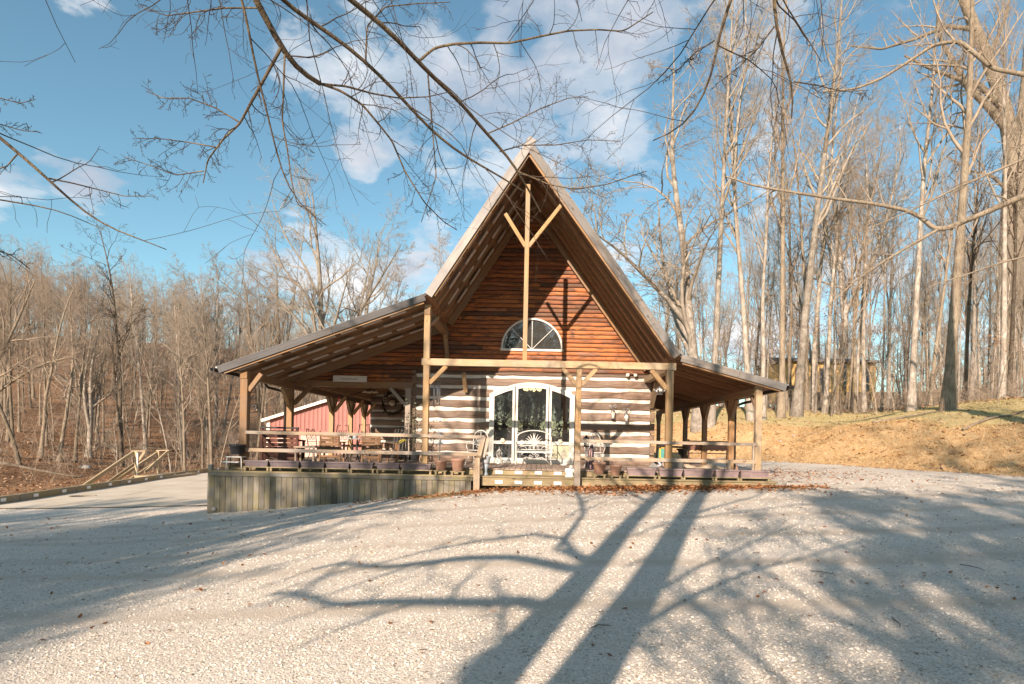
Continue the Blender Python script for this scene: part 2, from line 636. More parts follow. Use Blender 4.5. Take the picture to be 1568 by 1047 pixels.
# red metal barn wall
m, t = new_mat('red_metal_siding')
v, rnd = objvec(t)
n = t.noise(v, .8, 4, .6)
col = t.mix(t.ramp(n, [(.3, 0), (.7, 1)]), (.28, .10, .082), (.335, .13, .105))
finish(t, col, .5, None, spec=.4)
M['barn'] = m
M['barn_trim'] = plain('cream_barn_trim', (.74, .66, .55), .6, var=.06)
M['barn_door'] = plain('pale_pink_door', (.56, .36, .30), .6, var=.08)

# window glass: see-through with a strong reflection at grazing angles
m, t = new_mat('window_glass')
tr = t.add('ShaderNodeBsdfTransparent', {0: (.55, .60, .60, 1)})
tc = t.add('ShaderNodeTexCoord')
nz = t.noise(tc.outputs['Object'], 2.6, 3, .5)
bp = t.add('ShaderNodeBump', {'Height': nz, 'Strength': .05, 'Distance': .05})
gl = t.add('ShaderNodeBsdfGlossy', {0: (.85, .85, .9, 1), 1: .015, 'Normal': bp.outputs[0]})
df = t.add('ShaderNodeBsdfDiffuse', {0: (.35, .42, .45, 1)})
fr = t.add('ShaderNodeLayerWeight', {0: .35})
mx = t.add('ShaderNodeMixShader', {0: t.math('ADD', t.math('MULTIPLY', fr.outputs[0], .6), .20, clamp=True), 1: tr.outputs[0], 2: gl.outputs[0]})
mx2 = t.add('ShaderNodeMixShader', {0: .045, 1: mx.outputs[0], 2: df.outputs[0]})
t.add('ShaderNodeOutputMaterial', {0: mx2.outputs[0]})
M['glass'] = m

# lit bulbs in the room behind the door
m, t = new_mat('lit_bulb')
e = t.add('ShaderNodeEmission', {0: (1, .72, .35, 1), 1: 2.2})
t.add('ShaderNodeOutputMaterial', {0: e.outputs[0]})
M['lit'] = m


def bark_mat(name, dark, light, furrow=26, var=.3, lichen=None):
    m, t = new_mat(name)
    v, rnd = objvec(t)
    fu = t.noise(t.vmath('MULTIPLY', v, (1, 1, .16)), furrow, 4, .7, .4)
    pa = t.noise(v, 1.3, 5, .65, .3)
    col = t.mix(t.ramp(pa, [(.3, 0), (.7, 1)]), dark, light)
    col = t.mix(t.ramp(fu, [(.34, .85), (.52, 0)]), col, tuple(c * .45 for c in dark))
    if lichen:
        col = t.mix(t.ramp(t.noise(v, 2.1, 5, .7, .5), [(.5, 0), (.66, .75)]), col, lichen)
    col = t.mix(1.0, col, t.ramp(rnd, [(0, 1 - var), (.5, 1), (1, 1 + var * .5)]), 'MULTIPLY')
    finish(t, col, .9, fu, .8, .04, spec=.15)
    return m


M['bark_pale'] = bark_mat('pale_grey_bark', (.22, .185, .15), (.42, .37, .315), 15, lichen=(.50, .455, .40))
M['bark_tan'] = bark_mat('tan_bark', (.19, .15, .11), (.34, .28, .21), 18)
M['bark_dark'] = bark_mat('dark_bark', (.085, .066, .05), (.17, .135, .10), 18, lichen=(.22, .19, .15))
M['bark_oak'] = bark_mat('furrowed_oak_bark', (.13, .10, .075), (.27, .215, .16), 7, lichen=(.28, .255, .20))
M['twig_pale'] = plain('pale_branch_bark', (.30, .255, .205), .9, var=.3, scale=3, spec=.1)
M['twig_tan'] = plain('tan_twig_bark', (.30, .24, .185), .9, var=.3, scale=3, spec=.1)
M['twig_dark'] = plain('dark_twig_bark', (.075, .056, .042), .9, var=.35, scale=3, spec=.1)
M['twig_red'] = plain('reddish_twig_bark', (.29, .235, .19), .9, var=.3, scale=3, spec=.1)
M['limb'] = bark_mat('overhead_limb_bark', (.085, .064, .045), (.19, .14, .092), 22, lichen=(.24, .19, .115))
M['leaf'] = random_tone('fallen_leaf', [(0, (.16, .066, .028)), (.35, (.30, .125, .05)), (.65, (.40, .185, .08)), (1, (.50, .29, .15))], .8)
M['leaf_pale'] = random_tone('pale_dead_leaf', [(0, (.24, .125, .06)), (.5, (.38, .22, .12)), (1, (.5, .34, .21))], .8)
M['leaf_orange'] = random_tone('clinging_orange_leaf', [(0, (.34, .15, .06)), (.5, (.48, .25, .12)), (1, (.56, .34, .19))], .8)
M['leaf_green'] = random_tone('grey_green_leaf', [(0, (.06, .08, .05)), (.5, (.13, .15, .10)), (1, (.26, .27, .2))], .6)
M['gravelstone'] = random_tone('crushed_limestone', [(0, (.22, .185, .15)), (.12, (.45, .39, .325)), (.25, (.61, .55, .47)), (.6, (.71, .65, .57)), (1, (.81, .76, .69))], .95, scale=60)
M['grass'] = random_tone('winter_grass', [(0, (.21, .19, .075)), (.3, (.36, .30, .13)), (.65, (.50, .40, .21)), (1, (.60, .49, .30))], .9)
M['straw'] = random_tone('dry_straw', [(0, (.34, .20, .085)), (.5, (.53, .36, .18)), (1, (.66, .51, .31))], .9)

# the ground: gravel, clay bank, winter grass and leaf litter, told apart by masks stored on the sheet
m, t = new_mat('ground')
at_ = t.add('ShaderNodeAttribute', attribute_name='mask')
sx = t.add('ShaderNodeSeparateColor', {0: at_.outputs['Color']})
track = at_.outputs['Alpha']
tc = t.add('ShaderNodeTexCoord')
P = tc.outputs['Object']
fine = t.noise(P, 22, 5, .7)
mid = t.noise(P, 2.6, 5, .6)
low = t.noise(P, .35, 4, .6)
vo = t.add('ShaderNodeTexVoronoi', {'Vector': P, 'Scale': 62.0})
vo2 = t.add('ShaderNodeTexVoronoi', {'Vector': P, 'Scale': 13.0})
wobT = t.math('SUBTRACT', mid, .5)
stone = t.ramp(t.add('ShaderNodeSeparateColor', {0: vo.outputs['Color']}).outputs[0], [(0, (.30, .25, .20)), (.10, (.53, .46, .38)), (.35, (.68, .61, .525)), (1, (.79, .73, .65))])
grav = t.mix(t.ramp(vo.outputs['Distance'], [(.35, 0), (.8, .5)]), stone, (.48, .41, .335))
grav = t.mix(t.ramp(t.noise(P, 120, 3, .6), [(.42, .3), (.6, 0)]), grav, (.45, .39, .32))
grav = t.mix(t.ramp(mid, [(.46, 0), (.7, .35)]), grav, (.54, .455, .36))
grav = t.mix(t.ramp(low, [(.5, 0), (.72, .28)]), grav, (.58, .50, .405))
trk_ = t.noise(t.vmath('MULTIPLY', P, (.10, .95, 1)), 1.0, 4, .55, .6)
grav = t.mix(t.ramp(trk_, [(.52, 0), (.64, .5)]), grav, (.72, .655, .575))
grav = t.mix(t.math('MULTIPLY', t.ramp(t.math('ADD', track, t.math('MULTIPLY', wobT, .8)), [(.40, 0), (.85, 1)]), .85), grav, (.52, .445, .36))
leafc = t.ramp(t.add('ShaderNodeSeparateColor', {0: vo2.outputs['Color']}).outputs[0], [(0, (.14, .075, .042)), (.5, (.265, .15, .083)), (1, (.39, .24, .14))])
leafc = t.mix(t.ramp(t.noise(P, .18, 4, .6), [(.4, 0), (.65, .6)]), leafc, (.17, .10, .062))
clay = t.mix(t.ramp(mid, [(.35, 0), (.65, 1)]), (.49, .31, .15), (.63, .45, .25))
clay = t.mix(t.ramp(fine, [(.4, .55), (.6, 0)]), clay, (.46, .34, .20))
clay = t.mix(t.ramp(t.noise(P, 1.1, 5, .7, .6), [(.54, 0), (.66, .8)]), clay, (.50, .28, .11))
gras = t.mix(t.ramp(mid, [(.35, 0), (.62, 1)]), (.42, .32, .155), (.53, .42, .24))
gras = t.mix(t.ramp(t.noise(P, .5, 4, .6), [(.48, 0), (.62, .7)]), gras, (.35, .31, .13))
wob = t.math('MULTIPLY', t.math('SUBTRACT', mid, .5), .7)


def edge(s):
    return t.ramp(t.math('ADD', s, wob), [(.38, 0), (.62, 1)])


col = t.mix(edge(sx.outputs[2]), leafc, clay)
col = t.mix(edge(sx.outputs[1]), col, gras)
gm = edge(sx.outputs[0])
col = t.mix(gm, col, grav)
hgt = t.math('ADD', t.math('MULTIPLY', t.math('SUBTRACT', 1.0, vo.outputs['Distance']), .8), fine)
finish(t, col, .95, hgt, .5, .016, spec=.1)
M['ground'] = m

m, t = new_mat('drive_concrete')
tc = t.add('ShaderNodeTexCoord')
P = tc.outputs['Object']
n = t.noise(P, .7, 6, .65)
n2 = t.noise(P, 26, 4, .7)
col = t.mix(t.ramp(n, [(.35, 0), (.7, 1)]), (.54, .465, .365), (.70, .62, .515))
col = t.mix(t.ramp(n2, [(.4, .3), (.6, 0)]), col, (.36, .30, .22))
finish(t, col, .9, n2, .3, .005, spec=.15)
M['concrete'] = m

# ---------------------------------------------------------------- the land
rng = np.random.default_rng(11)


def axis(parts):
    out = []
    for a, b, s in parts:
        out.append(np.arange(a, b, s))
    return np.concatenate(out + [[parts[-1][1]]])


gx = axis([(-900, -200, 50), (-200, -80, 6), (-80, -30, 1.3), (-30, 26, .32), (26, 80, 1.2), (80, 200, 6), (200, 900, 50)])
gy = axis([(-500, -80, 30), (-80, -16, 3), (-16, 2, .6), (2, 40, .32), (40, 80, .9), (80, 200, 4), (200, 900, 40)])
GX, GY = np.meshgrid(gx, gy)
GZ = Hn(GX, GY)
nx, ny = len(gx), len(gy)
gv = np.stack([GX.ravel(), GY.ravel(), GZ.ravel()], 1)
ii, jj = np.meshgrid(np.arange(nx - 1), np.arange(ny - 1))
q0 = (jj * nx + ii).ravel()
gq = np.stack([q0, q0 + 1, q0 + nx + 1, q0 + nx], 1)


def masks(x, y):
    d = toe(x, y)
    e = curb_x(y) - x
    right = sstep(-20, -8, x)
    wig = fbm(x * .5, y * .5, 21, 3) * 1.6
    gravel = (1 - sstep(-.4, .2, d + wig * .5)) * (1 - sstep(-.4, 0, e)) * (1 - sstep(34, 40, y)) * sstep(-38, -30, y)
    leafed = np.exp(-((x - 2.6) / 2.6) ** 2) * sstep(13.6, 14.8, y + fbm(x * 1.4, y * 1.4, 2) * 1.4) * (y < 17)
    dirt = np.exp(-((x + 2.3) / 1.3) ** 2) * sstep(13.9, 14.9, y + fbm(x * 1.3, y * 1.3, 6)) * (y < 17)
    gravel = gravel * (1 - .75 * leafed) * (1 - .85 * dirt)
    wig2 = fbm(x * .28, y * .28, 33, 4) * 5.5
    bank = sstep(-.6, .1, d) * (1 - sstep(2.6, 6.6, d + wig2)) * right * (y > 0)
    bank = np.maximum(bank, dirt)
    grass = sstep(2.6, 6.4, d + wig2) * (1 - sstep(11, 17, d + wig * 2)) * right
    gl = sstep(.3, 1.0, e) * (1 - sstep(6.5, 9, e + wig)) * (1 - sstep(38, 46, y)) * .9
    return gravel, np.maximum(grass, gl), bank


def tracks(x, y):
    """packed wheel tracks across the drive"""
    out = 0
    for (y0, k_, c_, sl) in ((9.2, .012, 3.0, .10), (6.2, .010, -2.0, -.06), (12.6, .006, 6.0, .16)):
        yc = y0 + k_ * (x - c_) ** 2 + sl * x
        for s_ in (-.78, .78):
            out = np.maximum(out, np.exp(-((y - yc - s_ * (1 + .02 * np.abs(x))) / .26) ** 2))
    return out


mg, mgr, mb = masks(gv[:, 0], gv[:, 1])
mask = np.stack([mg, mgr, mb, tracks(gv[:, 0], gv[:, 1])], 1).astype(np.float32)
fm = mg[gq].mean(1) > .5


def subsheet(name, sel, label):
    q = gq[sel]
    used, inv = np.unique(q, return_inverse=True)
    me = mesh_np(name, gv[used], inv.reshape(q.shape))
    ca = me.color_attributes.new('mask', 'FLOAT_COLOR', 'POINT')
    ca.data.foreach_set('color', mask[used].ravel())
    o = put(name, me, M['ground'])
    return tag(o, label, kind='structure')


subsheet('gravel_drive', fm, 'pale crushed stone drive in front of the cabin')
subsheet('ground', ~fm, 'leaf covered ground, clay bank and wooded slopes')

# concrete pad beside the cabin
yy = np.linspace(17.6, 46, 60)
vs_, fs_ = [], []
for k, y in enumerate(yy):
    x0, x1 = curb_x(y) + .05, (-8.9 if y < 31 else -6.5)
    for j in range(13):
        x = x0 + (x1 - x0) * j / 12
        yj = y + (fbm(np.array(x * .8), np.array(3.1), 4) * .5 if k == 0 else 0)
        vs_.append((x, float(yj), Hz(x, float(yj)) + .03))
for k in range(len(yy) - 1):
    for j in range(12):
        a = k * 13 + j
        fs_.append((a, a + 1, a + 14, a + 13))
pad = put('concrete_pad', mesh_np('concrete_pad', np.array(vs_), np.array(fs_)), M['concrete'])
tag(pad, 'pale concrete parking pad beside the porch', kind='structure')
for (p0, p1) in (((52, 780.5), (158, 765)), ((192, 759.5), (230, 752)), ((290, 741), (333, 733))):
    a, b = ground_at(*p0), ground_at(*p1)
    pts = [a.lerp(b, k / 6) for k in range(7)]
    mb_ = MB()
    for p, q in zip(pts, pts[1:]):
        p, q = Vector((p.x, p.y, Hz(p.x, p.y) + .035)), Vector((q.x, q.y, Hz(q.x, q.y) + .035))
        n = (q - p).cross(Vector((0, 0, 1))).normalized() * .012
        mb_.add([p - n, p + n, q + n, q - n], [(0, 1, 2, 3)])
    o = mb_.build('concrete_joint', M['soil'], pad)
c = ground_at(127, 761)
mc = MB().lathe([(.42, 0), (.42, .012), (.36, .014), (.36, .008), (.02, .008)], (0, 0, 0), 28)
o = mc.build('manhole_cover', plain('worn_iron_cover', (.26, .21, .15), .8))
o.location = (c.x, c.y, Hz(c.x, c.y) + .03)
tag(o, 'round worn iron manhole cover flush in the concrete pad', 'manhole cover')

# loose crushed stone near the camera
def stones(n, y0, y1, smin, smax, seed):
    r = np.random.default_rng(seed)
    u = r.random(n)
    y = y0 + (y1 - y0) * u ** 1.3
    half = y * 1.02 + .6
    x = (r.random(n) * 2 - 1) * half + y * -.02
    m0, _, _ = masks(x, y)
    keep = (m0 > .6) & (curb_x(y) < x - .5)
    keep &= r.random(n) > .8 * tracks(x, y)
    keep &= ~((y > 15.3) & (x > -8.9) & (x < 6.6))
    x, y = x[keep], y[keep]
    z = Hn(x, y)
    n = len(x)
    s = smin + (smax - smin) * r.random(n) ** 2.2
    base = np.array([[1, 0, 0], [-.5, .87, 0], [-.5, -.87, 0], [.3, .4, 1], [-.6, 0, .9], [.35, -.5, .95]]) * np.array([1, 1, .62])
    V = base[None] + r.normal(0, .22, (n, 6, 3))
    a = r.random(n) * 6.283
    ca, sa = np.cos(a), np.sin(a)
    X = (V[..., 0] * ca[:, None] - V[..., 1] * sa[:, None])
    Y = (V[..., 0] * sa[:, None] + V[..., 1] * ca[:, None])
    V = np.stack([X, Y, V[..., 2] - .25], 2) * s[:, None, None]
    V += np.stack([x, y, z], 1)[:, None, :]
    T = np.array([[3, 4, 5], [0, 1, 3], [1, 4, 3], [1, 2, 4], [2, 5, 4], [2, 0, 5], [0, 3, 5]])
    Fi = (np.arange(n) * 6)[:, None, None] + T[None]
    return V.reshape(-1, 3), Fi.reshape(-1, 3)


va, fa = stones(70000, 2.6, 8.5, .005, .017, 5)
vb, fb = stones(26000, 8.0, 19.0, .009, .024, 6)
me = mesh_np('loose_gravel', np.concatenate([va, vb]), None, np.concatenate([fa, fb + len(va)]), smooth=False)
tag(put('loose_gravel', me, M['gravelstone']), 'loose pale crushed stones strewn over the drive', 'gravel', kind='stuff')


def leaves(x, y, z, s, seed, curl=.5):
    """bent five-cornered leaf faces"""
    r = np.random.default_rng(seed)
    n = len(x)
    base = np.array([[-1, 0, 0], [-.3, -.55, .18], [.55, -.42, .12], [1.1, 0, 0], [.55, .42, .2], [-.3, .55, .1]])
    V = base[None] * (1 + r.normal(0, .14, (n, 6, 3)))
    V[..., 2] = V[..., 2] * r.normal(1, curl, (n, 1)) + r.random((n, 6)) * .18
    a = r.random(n) * 6.283
    tl = r.normal(0, .3, n)
    V[..., 2] += V[..., 0] * tl[:, None]
    X = V[..., 0] * np.cos(a)[:, None] - V[..., 1] * np.sin(a)[:, None]
    Y = V[..., 0] * np.sin(a)[:, None] + V[..., 1] * np.cos(a)[:, None]
    V = np.stack([X, Y, V[..., 2]], 2) * s[:, None, None]
    V[..., 2] -= V[..., 2].min(1)[:, None]
    V += np.stack([x, y, z], 1)[:, None, :]
    T = np.array([[0, 1, 3], [1, 2, 3], [0, 3, 5], [5, 3, 4]])
    return V.reshape(-1, 3), ((np.arange(n) * 6)[:, None, None] + T[None]).reshape(-1, 3)


# leaves gathered in front of the porch and blown over the drive
r = np.random.default_rng(31)
n = 9000
x = r.normal(2.9, 2.3, n)
y = 15.45 - np.abs(r.normal(0, .62, n)) * (1 + .5 * np.exp(-((x - 1.5) / 1.5) ** 2))
k = (x > -1.9) & (x < 7.6) & (r.random(n) < .35 + .65 * np.exp(-((15.4 - y) / .5) ** 2))
x, y = x[k], y[k]
x2, y2 = r.uniform(-14, 16, 900), r.uniform(4.2, 15.2, 900)
x3, y3 = r.normal(8.6, 1.7, 900), r.normal(20.5, 2.4, 900)
k3 = (x3 > 6.7) & (y3 < 26)
x5, y5 = r.uniform(10, 18, 2600), r.uniform(16, 34, 2600)
d5 = toe(x5, y5)
k5 = np.abs(d5 + .1 + fbm(x5, y5, 8) * .8) < .45
x4, y4 = r.normal(-2.4, 1.0, 260), 15.2 - np.abs(r.normal(0, .35, 260))
x = np.concatenate([x, x2, x3[k3], x4, x5[k5]])
y = np.concatenate([y, y2, y3[k3], y4, y5[k5]])
v1, f1 = leaves(x, y, Hn(x, y) + .004, np.where(y < 13, r.uniform(.018, .036, len(x)), r.uniform(.028, .06, len(x))), 4)
put('fallen_leaves', mesh_np('fallen_leaves', v1, None, f1, False), M['leaf'])
tag(bpy.data.objects['fallen_leaves'], 'brown fallen oak leaves drifted against the porch steps and over the drive', 'leaves', kind='stuff')
# litter on the wooded slopes (nearer parts)
n = 46000
x = r.uniform(-50, 34, n)
y = r.uniform(16, 66, n)
d, e = toe(x, y), curb_x(y) - x
_, gm_, bm_ = masks(x, y)
k = ((d > -.2) | (e > 4)) & (r.random(n) < 1 - .82 * np.clip(gm_ + bm_ * .7, 0, 1)) & ~((x > -21) & (x < -5) & (y > 30) & (y < 60))
x, y = x[k], y[k]
v1, f1 = leaves(x, y, Hn(x, y), r.uniform(.06, .12, len(x)), 8)
tag(put('leaf_litter', mesh_np('leaf_litter', v1, None, f1, False), M['leaf_pale']), 'dry brown leaf litter covering the wooded slopes', 'leaves', kind='stuff')


# winter grass on the bank and straw on its face
def blades(x, y, h, wd, seed, flat=.5):
    r = np.random.default_rng(seed)
    n = len(x)
    z = Hn(x, y) - .01
    a = r.random(n) * 6.283
    b = r.random(n) * 6.283
    ln = r.random(n) * flat * h
    px, py = np.cos(a) * wd, np.sin(a) * wd
    v = np.empty((n, 3, 3))
    v[:, 0] = np.stack([x - px, y - py, z], 1)
    v[:, 1] = np.stack([x + px, y + py, z], 1)
    v[:, 2] = np.stack([x + np.cos(b) * ln, y + np.sin(b) * ln, z + h * r.uniform(.5, 1, n)], 1)
    return v.reshape(-1, 3), np.arange(n * 3).reshape(n, 3)


n = 420000
x = np.concatenate([r.uniform(6, 34, n * 4 // 5), r.uniform(-34, -12, n // 5)])
y = r.uniform(8, 48, n)
_, gm_, bm_ = masks(x, y)
dens_ = .55 + .9 * fbm(x * .35, y * .35, 14, 3)
k = (gm_ > .35) & (r.random(n) < dens_ * gm_)
v1, f1 = blades(x[k], y[k], .085, .010, 3, 1.4)
tag(put('winter_grass', mesh_np('winter_grass', v1, None, f1, False), M['grass']), 'short dull winter grass on the bank and beside the curb', 'grass', kind='stuff')
k = (bm_ > .3) & (r.random(n) < .8)
v1, f1 = blades(x[k], y[k], .13, .012, 7, 2.4)
tag(put('dry_straw', mesh_np('dry_straw', v1, None, f1, False), M['straw']), 'dry straw and dead grass lying on the clay bank', 'straw', kind='stuff')

# sticks lying on the drive
for k, (a, b, lb) in enumerate((((1240, 876), (1280, 884), 'thin dead stick lying on the gravel toward the right'),
                                ((1470, 867), (1508, 876), 'long dark stick lying on the shaded gravel at far right'),
                                ((1366, 947), (1378, 966), 'short bent stick lying on the gravel at lower right'),
                                ((905, 965), (935, 961), 'thin twig lying across the trunk shadow'))):
    p, q = ground_at(*a), ground_at(*b)
    mm = (p + q) / 2
    mb_ = MB().tube([p - mm, (p - mm) * .3 + Vector((0, .02, .012)), (q - mm) * .5 + Vector((.01, -.012, .014)), q - mm], [.004, .005, .004, .002], 5)
    o = mb_.build('fallen_stick', M['stick'])
    o.location = mm + Vector((0, 0, .012))
    tag(o, lb, 'stick', 'sticks on the drive')
# stones poking out of the clay bank and small rock at the creek
for k, (px, py, s) in enumerate(((131, 717, .5), (1215, 668, .12), (1195, 676, .1))):
    p = ground_at(px, py)
    mb_ = MB().ball((0, 0, 0), s, 8, 5, (1, .8, .6))
    rr = random.Random(k)
    mb_.v = [(a * rr.uniform(.8, 1.2), b * rr.uniform(.8, 1.2), c_ * rr.uniform(.8, 1.2)) for a, b, c_ in mb_.v]
    o = mb_.build('rock', M['stone_grey'])
    o.location = p
    tag(o, ('dark grey rock by the creek bed below the wooden stairs', 'small pale rock on the clay bank right of the porch', 'small rock low on the clay bank beside the porch corner')[k], 'rock')

# ---------------------------------------------------------------- the cabin
YR, YF, YW, YB, YE = 15.72, 16.05, 19.6, 28.5, 29.6
cabin = thing('log_cabin', 'log cabin with white chinking, steep gable roof and open wraparound porches', 'cabin')
rd = random.Random(4)
PROF = [(-8.54, 2.59), (-3.03, 4.65), (-.32, 8.87), (3.87, 3.16), (6.72, 2.42)]


def roof_z(x):
    return float(np.interp(x, [p[0] for p in PROF], [p[1] for p in PROF]))


def sect(i):
    a, b = Vector((PROF[i][0], 0, PROF[i][1])), Vector((PROF[i + 1][0], 0, PROF[i + 1][1]))
    t_ = (b - a).normalized()
    n_ = Vector((-t_.z, 0, t_.x))
    return a, b, t_, n_


# roof: metal skin, with fascia, sheathing boards, rafters and battens as its pieces
rm = MB()
for i in range(4):
    a, b, t_, n_ = sect(i)
    aa, bb = a - t_ * (.015 if i == 2 else .06), b + t_ * (.015 if i == 1 else .06)
    rm.prism([(p.x, p.z) for p in (aa + n_ * .012, bb + n_ * .012, bb - n_ * .03, aa - n_ * .03)], YR + .026, YE)
    L = (bb - aa).length
    k = YR + .2
    while k < YE:                       # standing seams
        c = (aa + bb) / 2 + n_ * .026
        rm.box((c.x, k, c.z), (L, .03, .03), Matrix((t_, Vector((0, 1, 0)), n_)).transposed())
        k += .45
roof = rm.build('roof', M['roofmetal'], cabin)
fl = MB().tube([(PROF[2][0], YR + .03, PROF[2][1] + .0), (PROF[2][0], YE, PROF[2][1])], .05, 8).build('ridge_cap', M['roofmetal'], roof)
for i in range(4):
    a, b, t_, n_ = sect(i)
    h_ = .22 if i in (1, 2) else .19
    c0, c1 = a - n_ * (h_ / 2 + .002), b - n_ * (h_ / 2 + .002)
    c0 = c0 + t_ * (0 if i == 0 else (.02 if i == 1 else .12 if i == 2 else .03))
    c1 = c1 - t_ * (0 if i == 3 else .02 if i != 1 else -.05)
    off = .012 if i in (1,) else 0.0
    # two lengths of board per run
    f0 = .55 if i != 2 else .62
    cm = c0.lerp(c1, f0)
    for (p, q) in ((c0, cm - t_ * .003), (cm + t_ * .003, c1)):
        plank('fascia_board', p + Vector((0, YR - off, 0)), q + Vector((0, YR - off, 0)), .042, h_, M['fascia_shaded'] if i == 0 else M['fascia_half_shaded'] if i >= 2 else M['fascia'], roof, up=n_, bev=.004)
    # inner frieze board behind the fascia
    plank('sub_fascia', a + t_ * .1 - n_ * (h_ + .0) + Vector((0, YR + .05, 0)), b - t_ * .1 - n_ * h_ + Vector((0, YR + .05, 0)), .05, .10, M['rough_beam'], roof, up=n_, bev=.004)
    y1 = YW if i in (1, 2) else YE - .1
    wv = .24
    y = YR + .07
    while y < y1:
        s0 = t_ * (.03 if i == 0 else -.03)
        j = rd.uniform(-.003, .003)
        plank('sheathing_board', a + s0 - n_ * (.047 + j) + Vector((0, y + wv / 2, 0)), b - t_ * (.04 if i == 3 else -.03 if i != 1 else .0) - n_ * (.047 + j) + Vector((0, y + wv / 2, 0)), wv - .012, .026, M['soffit'], roof, up=n_, bev=0)
        y += wv
    y = YR + .62
    while y < y1 - .05:
        plank('rafter', a + t_ * .1 - n_ * .105 + Vector((0, y, 0)), b - t_ * .14 - n_ * .105 + Vector((0, y, 0)), .055, .085, M['soffit'] if i > 1 else M['rough_beam'], roof, up=n_, bev=.003)
        y += .62
    if i in (0, 1):                     # pale battens showing between the rafters
        L = (b - a).length
        for row, yy_ in enumerate((YR + .45, YR + 1.2, YR + 2.1, YR + 3.0)):
            s = .35 + .3 * (row % 2)
            while s < L - .6:
                seg = rd.uniform(.42, .6)
                plank('pale_batten', a + t_ * s - n_ * .158 + Vector((0, yy_, 0)), a + t_ * (s + seg) - n_ * .158 + Vector((0, yy_, 0)), .16, .02, M['strip'], roof, up=n_, bev=0)
                s += seg + rd.uniform(.16, .3)
    if i in (1, 2):                     # barge rafter against the gable wall
        plank('wall_rafter', a + t_ * .0 - n_ * .15 + Vector((0, YW - .14, 0)), b - t_ * .15 - n_ * .15 + Vector((0, YW - .14, 0)), .07, .22, M['rough_beam'], roof, up=n_)
    if i == 0:
        plank('wall_rafter', a + t_ * .4 - n_ * .17 + Vector((0, YW - .14, 0)), b - n_ * .17 + Vector((0, YW - .14, 0)), .07, .25, M['rough_beam'], roof, up=n_)
# gutters
for (x, z, nm) in ((-8.66, 2.50, 'gutter'), (6.84, 2.33, 'gutter')):
    g_ = MB()
    g_.prism([(x - .07, z + .06), (x - .055, z - .05), (x + .055, z - .05), (x + .06, z + .06), (x + .045, z + .06), (x + .042, z - .036), (x - .042, z - .036), (x - .056, z + .06)], YR - .02, YE - .2)
    g_.build(nm, M['gutter'], roof)
MB().tube([(-8.6, 18.6, 2.46), (-8.58, 18.8, 2.3), (-8.3, 19.15, 2.22), (-8.2, 19.25, 2.1), (-8.2, 19.25, -1.0)], .042, 8).build('downspout', M['gutter'], roof)
MB().tube([(6.8, 17.9, 2.28), (6.76, 18.0, 2.14), (6.4, 18.2, 2.05), (6.22, 18.3, 1.95), (6.22, 18.3, -.1)], .042, 8).build('downspout', M['gutter'], roof)

# front log wall: white mortar with the hewn logs proud of it
DX0, DX1, DC, DS, DT = -1.51, 1.28, -.115, 2.27, 2.66


def arch(x):
    return DS + (DT - DS) * (1 - ((x - DC) / 1.395) ** 2)


def arch_half(z):
    return 1.395 * math.sqrt(max(0, 1 - (z - DS) / (DT - DS))) if z > DS else 1.395


XL, XRt = -4.13, 3.95
cw = MB()
cw.box(((XL + .12 + DX0) / 2, YW + .09, 1.47), (DX0 - XL - .12, .1, 2.94))
cw.box(((XRt - .12 + DX1) / 2, YW + .09, 1.47), (XRt - .12 - DX1, .1, 2.94))
cw.box((DC, YW + .09, (DT + 2.94) / 2 + .001), (DX1 - DX0, .098, 2.94 - DT))
for k in range(10):
    z0 = DS + (DT - DS) * k / 10
    hw = arch_half(z0 + .0)
    for s in (-1, 1):
        xa, xb = DC + s * hw, DC + s * 1.395
        if abs(xa - xb) > .01:
            cw.box(((xa + xb) / 2, YW + .09, z0 + .02), (abs(xa - xb), .096, .041))
fwall = cw.build('front_wall', M['chink'], cabin)
CH = [.31 + .366 * k for k in range(8)]
edges_z = [-.02] + CH + [3.0]


def hewn(name, x0, x1, z0, z1, y, parent, seed, m=None, depth=.12):
    """a hand-hewn log face with a slightly wavy outline"""
    r_ = random.Random(seed)
    n = max(3, int((x1 - x0) / .35))
    vs, fs = [], []
    for k in range(n + 1):
        x = (x0 - x1) / 2 + (x1 - x0) * k / n
        a_, b_ = r_.uniform(-.02, .02), r_.uniform(-.02, .02)
        p = r_.uniform(-.012, .006)
        h = (z1 - z0) / 2
        vs += [(x, depth, -h + a_), (x, .038 + p, -h + a_), (x, p + .004, -h * .76 + a_), (x, p - .016, r_.uniform(-.03, .03)), (x, p + .002, h * .74 + b_), (x, .034 + p, h + b_), (x, depth, h + b_)]
    for k in range(n):
        for j in range(6):
            a = k * 7 + j
            fs.append((a, a + 7, a + 8, a + 1))
    fs += [tuple(range(7)), tuple(n * 7 + j for j in range(6, -1, -1))]
    mb_ = MB()
    mb_.add(vs, fs)
    o = mb_.build(name, m or M['log'], parent)
    o.location = ((x0 + x1) / 2, y, (z0 + z1) / 2)
    return o


